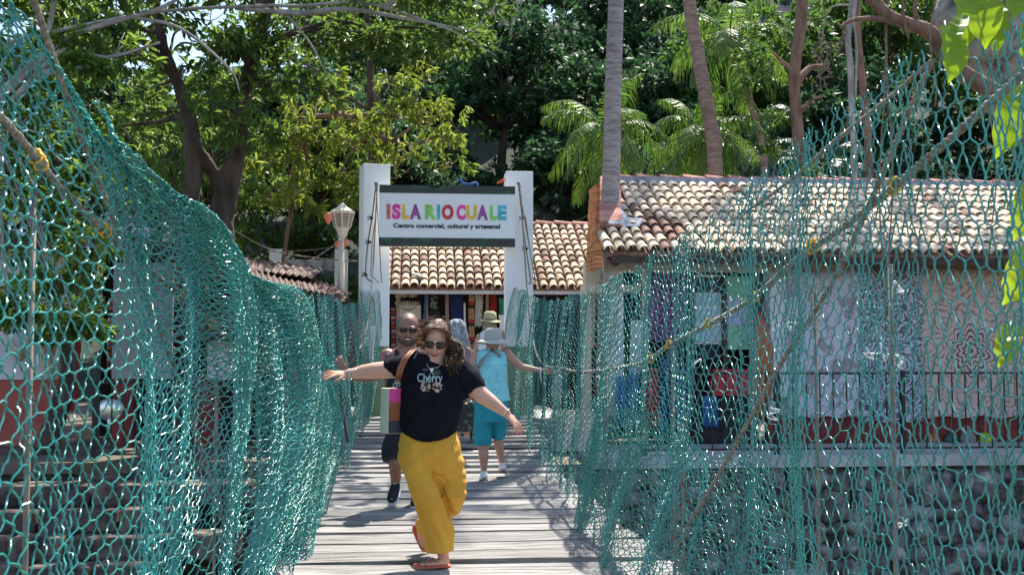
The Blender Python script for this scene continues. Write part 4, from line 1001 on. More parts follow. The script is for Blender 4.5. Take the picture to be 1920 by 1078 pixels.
# ------------------------------------------------------------------ vegetation
def nrmz(a): return a/(np.linalg.norm(a, axis=-1, keepdims=True)+1e-9)
def leaf_mesh(name, C, D, L, wr, r, mat, parent, simple=False, fold=.25, curl=.15):
    """C base points, D directions, L lengths"""
    n = len(C); D = nrmz(D)
    up = np.array([0, 0, 1.])+r.normal(0, .45, (n, 3)); S = nrmz(np.cross(D, up)); N = np.cross(S, D)
    L = L[:, None]; W = L*wr
    if simple:
        V = np.stack([C, C+D*L*.45+S*W*.5, C+D*L-N*L*curl, C+D*L*.45-S*W*.5], 1).reshape(-1, 3)
        F = np.arange(n*4).reshape(n, 4)
    else:
        a = C; t_ = C+D*L-N*L*curl
        l1 = C+D*L*.28+S*W*.43+N*W*fold; l2 = C+D*L*.68+S*W*.40+N*(W*fold-L*curl*.4); r1 = C+D*L*.28-S*W*.43+N*W*fold; r2 = C+D*L*.68-S*W*.40+N*(W*fold-L*curl*.4)
        V = np.stack([a, l1, l2, t_, r2, r1], 1).reshape(-1, 3)
        q = np.arange(n)[:, None]*6
        F = np.concatenate([q+np.array([[0, 3, 2, 1]]), q+np.array([[0, 5, 4, 3]])], 0)
    return finish(name, V, F, mat, parent)
def rosette_leaves(T, A, nl, ln, r, droop=.35, spread=1.0, back=.12):
    """T twig ends, A twig axes -> leaf bases and directions"""
    m = len(T); C = np.repeat(T, nl, 0); Ax = np.repeat(nrmz(A), nl, 0)
    rd = r.normal(0, 1, (m*nl, 3)); rd = nrmz(np.cross(Ax, rd))
    k = r.uniform(.2, 1.0, (m*nl, 1))
    D = Ax*(1.1-k*.8)+rd*spread*k; D[:, 2] -= droop*r.uniform(.3, 1.3, m*nl)
    C = C-Ax*back*r.uniform(0, 1, (m*nl, 1))
    return C, D, ln*r.uniform(.65, 1.2, m*nl)
def clumps_to_twigs(cl, per, r, flat=.8):
    T = []; A = []
    for (c, rad) in cl:
        d = nrmz(r.normal(0, 1, (per, 3))); d[:, 2] = np.abs(d[:, 2])*.9-.25; d = nrmz(d)
        T.append(np.array(c)+d*np.array([rad, rad, rad*flat])*r.uniform(.35, 1.05, (per, 1))**.6); A.append(d+r.normal(0, .3, (per, 3)))
    return np.concatenate(T), np.concatenate(A)
def limb(s, a, b, r0, r1, rn, sag=.12, n=5, sides=7):
    a = Vector(a); b = Vector(b); L = (b-a).length; pts = []
    for i in range(n+1):
        t = i/n; p = a.lerp(b, t)+Vector((rn.uniform(-1, 1), rn.uniform(-1, 1), rn.uniform(-1, 1)))*L*.05*(0 < i < n); p.z += sag*L*math.sin(math.pi*t); pts.append(p)
    s.tube(pts, [r0+(r1-r0)*i/n for i in range(n+1)], sides, sm=3); return pts
def tree(name, label, trunks, clumps, per, nl, ln, wr, lmat, bmat, seed, group=None, droop=.35, simple=False, limbs=True, lk=.45, lmats2=None, spread=1.0, extra=None):
    r = np.random.RandomState(seed); rn = random.Random(seed)
    base = min((t[0][0] for t in trunks), key=lambda p: p[2])
    t = thing(name, label, 'tree', tuple(base), group)
    s = MB(); nodes = []
    for pts, rad in trunks:
        s.tube(pts, rad, 12, sm=5); A = cat([tuple(p) for p in pts], 4)
        nodes += [(Vector(a), I(i/len(A), np.linspace(0, 1, len(rad)), rad)) for i, a in enumerate(A)][len(A)//3:]
    o = voxel(s, 'trunk', bmat, t, .035, 2, lambda p: .018*nz(p, 9)+.01*nz(p, 30)) if len(trunks) < 4 and simple is False else s.build('trunk', bmat, t, True)
    if limbs:
        s = MB()
        for c, rad in clumps:
            nd = min(nodes, key=lambda q: (q[0]-Vector(c)).length+max(0, q[0].z-c[2])*1.5)
            limb(s, nd[0], c, nd[1]*lk, .010, rn)
            for _ in range(3):
                q = Vector(c)+Vector((rn.uniform(-1, 1), rn.uniform(-1, 1), rn.uniform(-.6, 1)))*rad*.8; limb(s, c, q, .012, .005, rn, .05, 3, 5)
        s.build('branches', bmat, t, True)
    T, A = clumps_to_twigs(clumps, per, r); C, D, L = rosette_leaves(T, A, nl, ln, r, droop, spread)
    leaf_mesh('crown', C, D, L, wr, r, lmat, t, simple)
    if lmats2:
        T, A = clumps_to_twigs(clumps, max(1, per//lmats2[1]), r); C, D, L = rosette_leaves(T, A, nl, ln, r, droop, spread)
        leaf_mesh('young_leaves', C, D, L, wr, r, lmats2[0], t, simple)
    return t
def px_clumps(n, x0, x1, y0, y1, Y0, Y1, rad, seed, keep=None):
    rn = random.Random(seed); out = []
    while len(out) < n:
        x, y, Y = rn.uniform(x0, x1), rn.uniform(y0, y1), rn.uniform(Y0, Y1)
        if keep and not keep(x, y): continue
        out.append((tuple(P(x, y, Y)), rad*rn.uniform(.6, 1.25)))
    return out
# --- the big dark-trunked tree on the left bank
Y1 = 15.6
def line(x, pts):  # interpolate an outline in photo coordinates
    return I(x, [p[0] for p in pts], [p[1] for p in pts])
BOT = [(0, 420), (150, 330), (260, 330), (330, 300), (400, 250), (480, 330), (560, 250), (640, 190), (760, 140), (900, 130), (1000, 60)]
cl = px_clumps(64, 120, 900, -330, 360, 14.2, 17.8, .62, 3, lambda x, y: y < line(x, BOT)-40)
cl += px_clumps(14, -60, 980, -700, -120, 13, 17.5, .7, 5)
tree('ficus_tree', 'big leafy tree with two dark forked trunks left of the lamp', [
    ([P(366, 640, Y1), P(358, 520, Y1), P(350, 420, Y1), P(362, 330, Y1), P(358, 240, Y1), P(338, 170, Y1), P(300, 60, Y1-.3), P(280, -150, Y1-.3)], [.20, .17, .14, .13, .12, .09, .07, .04]),
    ([P(424, 640, Y1+.2), P(418, 500, Y1+.2), P(416, 410, Y1+.2), P(428, 350, Y1+.2), P(450, 260, Y1+.1), P(455, 180, Y1), P(490, 60, Y1), P(540, -120, Y1)], [.24, .20, .18, .17, .11, .10, .09, .05]),
    ([P(420, 360, Y1+.2), P(395, 315, Y1+.1), P(375, 280, Y1)], [.10, .09, .07])],
    cl, 34, 7, .165, .34, M['leafB'], M['barkdark'], 4, droop=.45)
# --- nearer tree with pale branches in the upper left
cl = px_clumps(46, -120, 470, -260, 330, 10.2, 12.4, .42, 13, lambda x, y: y < I(x, [-120, 100, 250, 400, 470], [560, 420, 180, 100, 60]))
cl += px_clumps(14, -140, 190, 300, 620, 10.6, 12.4, .36, 15)
BY = 11.0
tree('pale_branch_tree', 'bright leafy tree with pale grey branches at the upper left edge', [
    ([P(-330, 900, BY), P(-300, 500, BY), P(-160, 300, BY), P(-20, 200, BY), P(60, 130, BY), P(120, 75, BY), P(200, 45, BY), P(290, 20, BY), P(350, -10, BY)], [.10, .08, .05, .036, .030, .028, .026, .022, .014]),
    ([P(-200, 340, BY), P(60, 120, BY), P(90, 60, BY), P(110, -40, BY)], [.05, .032, .026, .02]),
    ([P(20, 190, BY), P(120, 95, BY), P(200, 108, BY), P(300, 80, BY+.2)], [.03, .026, .018, .01]),
    ([P(60, 150, BY), P(95, 135, BY), P(165, 128, BY), P(180, 115, BY)], [.04, .04, .028, .015]),
    ([P(250, 33, BY), P(340, 55, BY), P(430, 130, BY+.2), P(450, 175, BY+.2)], [.02, .016, .012, .006]),
    ], cl, 34, 7, .13, .36, M['leafA'], M['barkgrey'], 6, droop=.35, lk=.2)
# pale bough across the top of the picture, belonging to a tree further right
cl = px_clumps(16, 430, 960, -300, 40, 13, 15, .5, 23)
tree('arching_tree', 'tree whose pale grey bough arches across the top middle', [
    ([P(-420, 760, 13.6), P(-380, 300, 13.6), P(-100, 120, 13.7), P(250, 30, 13.8), P(480, 12, 13.9), P(560, 12, 14), P(660, 5, 14), P(740, 20, 14), P(850, 60, 14.1), P(930, 105, 14.2)], [.08, .06, .035, .022, .022, .022, .020, .016, .011, .006]),
    ([P(440, 15, 13.9), P(560, 25, 14), P(650, 18, 14), P(760, 35, 14.1), P(890, 60, 14.2)], [.03, .04, .032, .024, .008]),
    ([P(530, 20, 14), P(565, 60, 14), P(590, 95, 14), P(612, 140, 14)], [.02, .016, .012, .005]),
    ([P(720, 15, 14), P(790, -40, 14.2), P(900, -120, 14.3)], [.04, .03, .02])], cl, 26, 7, .14, .36, M['leafB'], M['barkgrey'], 8, droop=.4)
# --- yellow green mango tree behind the gate
cl = px_clumps(52, 520, 850, 130, 400, 19.6, 21.8, .42, 33, lambda x, y: not (x < 600 and y < 200) and not (x > 720 and y > 320))
cl += px_clumps(7, 455, 620, 300, 420, 19, 20.5, .25, 34)
tree('mango_tree', 'yellow green drooping tree with reddish brown branches above the gate sign', [
    ([P(520, 720, 20.6), P(530, 500, 20.6), P(560, 330, 20.6), P(585, 232, 20.6), P(610, 218, 20.5), P(660, 218, 20.4), P(720, 214, 20.4), P(745, 222, 20.4)], [.045, .04, .04, .05, .055, .05, .04, .02]),
    ([P(690, 218, 20.4), P(700, 245, 20.4), P(735, 265, 20.3), P(780, 272, 20.3)], [.05, .045, .03, .012]),
    ([P(698, 240, 20.4), P(690, 255, 20.2), P(655, 290, 20.2), P(640, 325, 20.2)], [.04, .03, .02, .01]),
    ([P(715, 252, 20.4), P(735, 290, 20.2), P(744, 335, 20.2)], [.035, .025, .012]),
    ([P(590, 230, 20.5), P(578, 250, 20.3), P(560, 285, 20.3), P(545, 320, 20.2)], [.045, .035, .02, .01]),
    ([P(735, 265, 20.3), P(780, 235, 20.2), P(830, 215, 20.2)], [.03, .018, .008])],
    cl, 12, 8, .17, .27, M['leafY'], M['barkbrown'], 9, droop=.95)
# --- brushy tree hidden behind the tin roof (middle left)
def bushtree(label, x0, x1, y0, y1, Y0, Y1_, n, seed, mat='leafM', ln=.15, per=30, rad=.8, group=None, bark='barkdark', wr=.45, nm='bushy_tree'):
    cl = px_clumps(n, x0, x1, y0, y1, Y0, Y1_, rad, seed); xm, Ym = (x0+x1)/2, (Y0+Y1_)/2
    base = P(xm, 640, Ym); base.z = max(hill_z(base.x, Ym), -.05); top = P(xm+10, y0+.3*(y1-y0), Ym)
    md = base.lerp(top, .5)+Vector((.3, 0, 0))
    return tree(nm, label, [([base, md, top], [.16, .11, .05])], cl, per, 7, ln, wr, M[mat], M[bark], seed, group, droop=.2, simple=True)
bushtree('dense dark green tree behind the lamp and the concrete frame', 440, 700, 240, 560, 27, 30, 30, 41, 'leafB', .24, 34, .8)
bushtree('light green bushy tree behind the dark forked trunks', 240, 520, 160, 460, 21, 24, 22, 42, 'leafA', .20, 26, .7)
bushtree('mid green tree at the far left behind the shop', -80, 260, 220, 520, 19.5, 23, 26, 43, 'leafM', .18, 30, .7)
bushtree('tall mid green tree filling the upper left behind the forked trunks', 60, 480, -220, 160, 23, 26, 26, 44, 'leafA', .20, 26, .8)
bushtree('tall mid green tree filling the top behind the arching bough', 440, 900, -220, 110, 24, 27, 26, 45, 'leafB', .20, 28, .8)
# --- backdrop trees on the slope: four crowns reused
protos = []
def proto(seed, mat, ln):
    r = np.random.RandomState(seed); rn = random.Random(seed); cl = []
    for _ in range(34):
        d = nrmz(r.normal(0, 1, 3)); d[2] = abs(d[2])*1.15-.35; cl.append((tuple(np.array([0, 0, 4.4])+d*np.array([2.3, 2.0, 2.5])*r.uniform(.45, 1.0)), .85*r.uniform(.6, 1.2)))
    return tree('slope_tree', 'x', [([Vector((0, 0, -1)), Vector((.15, 0, 1.6)), Vector((0, .1, 4.2))], [.20, .14, .06])], cl, 40, 6, ln, .5, mat, M['barkdark'], seed, 'trees on the slope behind the market', droop=.2, simple=True)
protos = [proto(51, M['leafD'], .20), proto(52, M['leafD'], .22), proto(53, M['leafM'], .21)]
def cp(root, loc, rz, sc, label):
    n = root.copy(); COL.objects.link(n); n.location = loc; n.rotation_euler = (0, 0, rz); n.scale = (sc, sc, sc*random.uniform(.9, 1.15)); n['label'] = label
    for c in list(root.children):
        k = c.copy(); COL.objects.link(k); k.parent = n
    return n
spots = []
rr = random.Random(77)
used = 0
where = {0: 'lowest row', 1: 'second row', 2: 'third row', 3: 'top row'}
side = ['behind the forked dark trunks', 'behind the lamp and mango tree', 'above the gate sign', 'behind the tall palm trunk', 'behind the right shop roof', 'behind the bare trunks', 'behind the far right net']
for row, (Y, x0, x1, n) in enumerate(((31, 250, 2150, 11), (36, -100, 2100, 12), (43, -150, 2100, 11), (52, 300, 2150, 9))):
    for i in range(n):
        px = x0+(x1-x0)*(i+.5)/n+rr.uniform(-40, 40); yy = Y+rr.uniform(-1.5, 1.5)
        p = P(px, 600, yy)
        if p.x < -3 and row == 2 and rr.random() < .35: continue
        pr_ = protos[2] if (rr.random() < .22) else protos[rr.choice((0, 1))]
        z = hill_z(p.x, yy)-.4
        sc = rr.uniform(.95, 1.35)*(1+.1*row)
        tone = 'mid green' if pr_ is protos[2] else 'dark'
        sd_ = side[min(6, max(0, int((px-100)/270)))]
        if used < 3:
            pass
        cp(pr_, (p.x, yy, z), rr.uniform(0, 6.28), sc, f'{tone} leafy slope tree in the {where[row]} {sd_}'); used += 1
for q in protos:
    for c in list(q.children): bpy.data.objects.remove(c)
    bpy.data.objects.remove(q)
# --- palms
def palm(name, label, trunk, rad, crown, nf, fl, seed, lmat='leafP', bmat='palmtrunk2', els=(70, -35), lw=.035, ll=.42, npair=34, azs=None, group='palms behind the roofs'):
    r = np.random.RandomState(seed); rn = random.Random(seed); t = thing(name, label, 'palm', tuple(trunk[0]), group)
    s = MB(); s.tube(trunk, rad, 14, sm=6); s.build('trunk', M[bmat], t, True)
    if not crown: return t
    c0 = Vector(trunk[-1])
    for k in range(nf):
        az = (azs[k] if azs else 2*math.pi*(k*.382)+rn.uniform(-.3, .3)); el = R(els[0]+(els[1]-els[0])*(k+.5)/nf+rn.uniform(-8, 8))
        d = Vector((math.cos(az)*math.cos(el), math.sin(az)*math.cos(el), math.sin(el))); L = fl*rn.uniform(.85, 1.1)
        pts = []; p = c0.copy(); n = 14
        for i in range(n+1):
            pts.append(p.copy()); p = p+d*L/n; d = (d+Vector((0, 0, -.12-.03*(i/n)))).normalized()
        s = MB(); s.tube(pts, [max(.022*(1-i/n), .004) for i in range(n+1)], 5)
        A = np.array([tuple(q) for q in cat([tuple(q) for q in pts], 3)])
        tt = np.linspace(.14, .99, npair); idx = tt*(len(A)-1); B = np.stack([I(idx, np.arange(len(A)), A[:, j]) for j in range(3)], 1)
        T = nrmz(np.gradient(B, axis=0)); S = nrmz(np.cross(T, np.array([0, 0, 1.]))); N = np.cross(S, T)
        V = list(s.v); F = [f for f in s.f if len(f) == 4]
        vs = []; fs = []
        for sgn in (-1, 1):
            lift = r.uniform(-.1, .35, (npair, 1)); sw = r.uniform(.35, .7, (npair, 1))
            D = nrmz(S*sgn+T*sw+N*lift-np.array([0, 0, .45])); LL = (ll*np.sin(np.pi*(.12+.85*tt))**.6*r.uniform(.85, 1.1, npair))[:, None]
            W = nrmz(np.cross(D, N))*lw*.5
            m1 = B+D*LL*.5-np.array([0, 0, 1.])*LL*.08; e = B+nrmz(D-np.array([0, 0, .75]))*LL*.95
            q = np.stack([B-W*.5, B+W*.5, m1+W, m1-W, e+W*.12, e-W*.12], 1).reshape(-1, 3); b0 = len(V)+len(vs)
            vs += [tuple(x) for x in q]
            for i in range(npair): a = b0+i*6; fs += [(a, a+1, a+2, a+3), (a+3, a+2, a+4, a+5)]
        finish('frond', V+vs, F+fs, M[lmat], t)
    return t
def Pz(px, py, Y, z): q = P(px, py, Y); q.z = z; return q
palm('palm_tree', 'tall thick grey palm trunk rising through the corner of the right roof', [Pz(1138, 700, 16.9, 0), P(1139, 500, 16.9), P(1146, 330, 16.9), P(1150, 150, 16.9), P(1155, 0, 16.9), P(1159, -250, 16.9), P(1165, -560, 16.9)], [.17, .155, .145, .135, .128, .12, .12], True, 12, 2.4, 61, bmat='palmtrunk', group=None)
palm('palm_tree', 'leaning palm trunk behind the right roof left of the thin one', [Pz(1352, 700, 21, 0), P(1342, 330, 21), P(1328, 210, 21), P(1308, 100, 21), P(1292, 0, 21), P(1270, -250, 21)], [.17, .155, .14, .135, .13, .12], True, 10, 2.2, 62, group=None)
palm('palm_tree', 'thin leaning palm with a bright crown at the top right of centre', [Pz(1446, 700, 22.5, 0), P(1434, 330, 22.5), P(1420, 240, 22.5), P(1400, 170, 22.5), P(1376, 105, 22.5), P(1368, 70, 22.5)], [.08, .075, .07, .07, .07, .07], True, 16, 1.9, 63, els=(75, -45), ll=.6, npair=30)
palm('palm_tree', 'bright fan of palm fronds behind the tall grey trunk', [Pz(1150, 700, 22, 0), P(1150, 420, 22), P(1142, 300, 22), P(1135, 245, 22)], [.10, .09, .09, .08], True, 17, 1.6, 64, els=(80, -50), ll=.62, npair=30)
palm('palm_tree', 'bright low palm fronds between the tall trunk and the leaning one', [Pz(1330, 700, 23.5, 0), P(1325, 430, 23.5), P(1322, 330, 23.5), P(1318, 250, 23.5)], [.10, .09, .09, .08], True, 17, 1.65, 65, els=(80, -50), ll=.62, npair=30)
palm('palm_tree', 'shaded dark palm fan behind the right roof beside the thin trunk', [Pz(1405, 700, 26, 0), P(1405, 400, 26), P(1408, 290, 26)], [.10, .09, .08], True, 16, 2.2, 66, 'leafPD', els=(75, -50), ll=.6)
palm('palm_tree', 'pale feathery palm seen between the two dark forked trunks', [Pz(350, 700, 23, 0), P(335, 420, 23), P(330, 300, 23)], [.10, .09, .08], True, 14, 2.0, 67, els=(70, -60), ll=.6)
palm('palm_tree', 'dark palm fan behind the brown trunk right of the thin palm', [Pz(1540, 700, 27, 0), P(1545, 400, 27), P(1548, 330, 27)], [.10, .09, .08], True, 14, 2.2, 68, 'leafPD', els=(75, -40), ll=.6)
# --- bare trunks and boughs at the right
def bare(name, label, trs, bm, seed, vs=.02, catg='tree', bump=.02):
    t = thing(name, label, catg, tuple(trs[0][0][0])); s = MB()
    for pts, rad in trs: s.tube(pts, rad, 10, sm=5)
    s.build('trunk', M[bm], t, True)
    return t
t = bare('brown_tree', 'brown crooked trunk rising behind the right roof', [([Pz(1510, 700, 20, 0), P(1502, 330, 20), P(1497, 260, 20), P(1490, 170, 20), P(1492, 110, 20), P(1502, 40, 20), P(1505, -60, 20), P(1510, -300, 20)], [.15, .13, .12, .11, .12, .12, .11, .08]),
     ([P(1491, 135, 20), P(1470, 120, 20), P(1448, 98, 20)], [.06, .04, .02]), ([P(1492, 160, 20), P(1515, 130, 20.2), P(1540, 125, 20.3)], [.08, .06, .05]), ([P(1497, 215, 20), P(1520, 190, 19.8), P(1545, 180, 19.8)], [.04, .03, .02])], 'barkbrown', 1)
r_ = np.random.RandomState(71); cl = px_clumps(9, 1400, 1520, 60, 330, 19.3, 20.8, .35, 71)
T, A = clumps_to_twigs(cl, 26, r_); C, D, L = rosette_leaves(T, A, 7, .13, r_, .2); leaf_mesh('crown', C, D, L, .45, r_, M['leafM'], t, True)
for k, cc in enumerate(px_clumps(8, 1420, 1900, -500, -80, 18, 21, .8, 72)): cl.append(cc)
T, A = clumps_to_twigs(cl[9:], 70, r_); C, D, L = rosette_leaves(T, A, 7, .16, r_, .2); leaf_mesh('crown', C, D, L, .45, r_, M['leafM'], t, True)
bare('vine_trunk', 'pale grey trunk wrapped in vines, left one of the pair at the upper right', [([Pz(1606, 700, 18.4, 0), P(1602, 330, 18.4), P(1597, 210, 18.4), P(1595, 130, 18.4), P(1590, 70, 18.4), P(1600, 0, 18.4), P(1603, -160, 18.4)], [.07, .06, .055, .06, .055, .07, .06]),
     ([P(1604, 180, 18.35), P(1606, 90, 18.3), P(1600, 20, 18.3), P(1612, -60, 18.3)], [.02, .02, .02, .02]), ([P(1600, 10, 18.3), P(1560, 14, 18.2), P(1545, 50, 18.2), P(1538, 110, 18.2)], [.02, .014, .012, .006])], 'barkgrey', 2)
bare('vine_trunk', 'brownish vine trunk, right one of the pair at the upper right', [([Pz(1635, 700, 18.8, 0), P(1630, 330, 18.8), P(1622, 200, 18.8), P(1612, 110, 18.8), P(1608, 40, 18.8), P(1606, -160, 18.8)], [.08, .075, .07, .07, .06, .06])], 'barkbrown', 3)
bare('thick_bough_tree', 'thick brown bough curving down at the upper right', [([P(2230, 760, 13.5), P(2120, 420, 13.5), P(1990, 300, 13.6), P(1900, 190, 13.8), P(1860, 170, 13.8), P(1790, 125, 13.8), P(1745, 62, 13.8), P(1700, 45, 13.8), P(1660, 25, 13.9), P(1625, -15, 14)], [.32, .26, .18, .13, .12, .11, .10, .09, .08, .09]),
     ([P(1700, 48, 13.8), P(1650, 36, 13.9), P(1600, 38, 14), P(1575, 52, 14)], [.05, .04, .03, .015]), ([P(1722, 45, 13.8), P(1716, 10, 13.8), P(1735, -60, 13.8)], [.035, .03, .03]),
     ([P(1690, -30, 13.6), P(1694, 30, 13.6), P(1704, 75, 13.6)], [.02, .02, .01])], 'barkbrown', 4)
s = MB(); rn = random.Random(5)
for (x, y) in ((1580, 40), (1550, 110), (1540, 60)):
    for _ in range(4):
        pts = [P(x, y, 17.5)]
        for q in range(5): x2 = x+rn.uniform(-14, 14)*(q+1)*.5; y2 = y+(q+1)*rn.uniform(8, 18); pts.append(P(x2, y2, 17.5))
        s.tube(pts, [.012, .01, .009, .008, .006, .004], 5, sm=2)
tag(s.build('dry_twigs', M['vine'], None, True), 'tangle of bare dry twigs hanging left of the vine trunks', 'twigs')
for i, (x, y0, y1, lb) in enumerate(((1655, -40, 620, 'thin dry vine hanging just left of the near leaves'), (1750, -40, 200, 'short dry vine hanging from above the right net'), (1862, 60, 420, 'dry vine hanging between the bright near leaves'), (1668, -40, 560, 'second thin dry vine beside the rope'), (1908, 450, 760, 'curling dry vine low at the right edge'))):
    s = MB(); Yv = (14, 13, 5.5, 14, 5.0)[i]; s.tube([P(x+6*math.sin(k*1.3+i), y0+(y1-y0)*k/6, Yv) for k in range(7)], .012 if i in (0, 1, 3) else .004, 6, sm=4); tag(s.build('hanging_vine', M['vine'], None, True), lb, 'vine')
# boulder-like grey rock face at the top right
s = MB(); s.ell(P(1900, 80, 21), (1.4, 1.2, 1.15), Matrix.Rotation(.5, 3, 'Y'), 24, 16); s.ell(P(1800, 40, 21), (.55, .7, .6)); s.ell(P(1990, 180, 21), (1.5, 1.3, 1.1)); s.ell(P(2110, 330, 21.2), (1.8, 1.4, 2.6)); s.ell(P(2140, 560, 21.2), (2.0, 1.5, 3.2))
tag(voxel(s, 'rock', pm('grey_rock', (.10, .09, .08), (.36, .33, .31), 3, .95, .8, 10, c3=(.24, .22, .205)), None, .06, 1, lambda p: .10*nz(p, 2.2)+.04*nz(p, 7)), 'big rough grey rock behind the leaves at the top right corner', 'rock')
# --- bright near leaves at the right edge
def big_leaf(s, base, tip, wd, nrm, curl=.1, rib=None):
    base = Vector(base); tip = Vector(tip); d = tip-base; L = d.length; S = unit(d.cross(Vector(nrm))); N = unit(S.cross(d)); n = 14; vs = []; fs = []
    for i in range(n+1):
        t_ = i/n; w2 = wd*.5*max(.02, (1-abs(2*t_-.92)**2.4 if abs(2*t_-.92) < 1 else 0)**.75)
        c = base+d*t_-N*L*curl*math.sin(math.pi*t_)*-1
        for k in (-1, -.5, 0, .5, 1): vs.append(c+S*w2*k+N*w2*.30*abs(k)+N*.004*math.sin(i*2.1))
    for i in range(n):
        for k in range(4): a = i*5+k; fs.append((a, a+1, a+6, a+5))
    s.add(vs, fs)
M['vine2'] = pm('leaf_midrib', (.30, .40, .06), rough=.5)
spec = [((1772, 52), (1779, 156), 50, 2.7), ((1808, 30), (1776, 98), 26, 2.66), ((1790, -18), (1805, 96), 48, 2.8), ((1824, -30), (1848, 92), 60, 2.72), ((1866, 5), (1864, 108), 34, 2.78), ((1886, -28), (1900, 38), 40, 2.7), ((1840, -50), (1812, 40), 44, 2.85),
        ((1912, 165), (1868, 297), 56, 3.1), ((1938, 155), (1908, 255), 44, 3.0), ((1935, 350), (1900, 452), 52, 3.1), ((1930, 468), (1880, 572), 56, 3.0), ((1948, 500), (1916, 578), 40, 3.1), ((1893, 612), (1870, 690), 38, 3.2), ((1882, 630), (1924, 632), 34, 3.2), ((1945, 40), (1930, 130), 50, 2.9)]
vn = thing('leafy_vine', 'bright yellow green leaves hanging into the picture at the right edge', 'vine', P(1960, 300, 3.0))
s = MB(); s.tube([P(1850, -120, 2.8), P(1825, -20, 2.8), P(1800, 55, 2.78)], .0035, 6, sm=4); s.tube([P(1990, -100, 3), P(1960, 150, 3.05), P(1950, 350, 3.1), P(1955, 500, 3.1), P(1935, 620, 3.2)], .004, 6, sm=4); s.tube([P(1850, -60, 2.8), P(1900, -60, 2.75), P(1990, -100, 3)], .004, 6, sm=3)
s.build('stem', M['vine'], vn, True)
for i, (a, b_, wd, Yl) in enumerate(spec):
    s = MB(); rn = random.Random(i); A = P(a[0], a[1], Yl+.05); B = P(b_[0], b_[1], Yl-.03)
    big_leaf(s, A, B, wd*1.3/(2000/Yl), (rn.uniform(-.5, .5), -1, rn.uniform(.1, .7))); o = s.build('leaf', M['leafN'], vn, True)
    r2 = MB(); D_ = B-A; pv = [A+D_*t_+Vector((0, -.004, 0))+Vector((rn.uniform(-1, 1), 0, 0))*.0 for t_ in (0, .3, .6, .9)]; r2.tube([A-D_*.12]+pv, [.0022, .0018, .0014, .0010, .0006], 5); r2.build('midrib', M['vine2'], o, True)
# --- small bush among the nets on the left shop front (potted greenery)
bushtree('low green shrub beside the shop wall at the lower left', -20, 190, 470, 640, 14.8, 15.8, 9, 81, 'leafB', .12, 30, .28, wr=.4, nm='shrub')
# ------------------------------------------------------------------ people
def basis(f, up=(0, 0, 1)):
    f = unit(f); r = unit(Vector(up).cross(f)); u = f.cross(r)   # r = the figure's left
    return Matrix((r, f, u)).transposed()       # columns: side, forward, up
def head(mb, c, B, s=1.0, jaw=1.0, ears=True):
    c = Vector(c); g = lambda x, y, z: c+B @ Vector((x*s, y*s, z*s))
    e = lambda p, r: mb.ell(g(*p), tuple(q*s for q in r), B, 18, 12)
    e((0, -.008, .028), (.077, .096, .086)); e((0, .036, -.028), (.063*jaw, .062, .082)); e((0, .052, -.088), (.036*jaw, .036, .030)); e((0, .015, -.05), (.066*jaw, .06, .06))
    for q in (-1, 1): e((q*.036, .066, -.036), (.027, .024, .028))
    if ears:
        for q in (-1, 1): e((q*.079, -.002, -.015), (.010, .020, .032))
    e((0, .102, -.036), (.0135, .020, .013)); e((0, .097, -.012), (.009, .014, .028)); e((0, .082, .022), (.056, .02, .014)); e((0, .088, -.068), (.026, .016, .014))
def glasses(parent, c, B, s=1.0, w_=.029, h_=.021):
    c = Vector(c); g = lambda x, y, z: c+B @ Vector((x*s, y*s, z*s))
    t = MB()
    for q in (-1, 1):
        ring = [g(q*.034+math.copysign(abs(math.cos(a))**.7, math.cos(a))*w_, .101-.004*abs(math.cos(a)), .002+math.copysign(abs(math.sin(a))**.7, math.sin(a))*h_) for a in np.linspace(0, 6.28, 25)]
        t.tube(ring, .0035*s, 6)
    t.tube([g(-.008, .104, .008), g(0, .108, .010), g(.008, .104, .008)], .003*s, 6)
    for q in (-1, 1): t.tube([g(q*.063, .098, .010), g(q*.078, .07, .008), g(q*.082, .0, .0)], .003*s, 6)
    fr = t.build('sunglasses', M['frame'], parent, True)
    for q in (-1, 1):
        l = MB(); vs = [g(q*.034, .108, .002)]+[g(q*.034+math.copysign(abs(math.cos(a))**.7, math.cos(a))*w_, .102, .002+math.copysign(abs(math.sin(a))**.7, math.sin(a))*h_) for a in np.linspace(0, 6.28, 25)[:-1]]
        l.add(vs+[v-B @ Vector((0, .003, 0)) for v in vs], [(0, 1+i, 1+(i+1) % 24) for i in range(24)]+[(25, 26+(i+1) % 24, 26+i) for i in range(24)]); l.build('lens', M['lens'], fr, True)
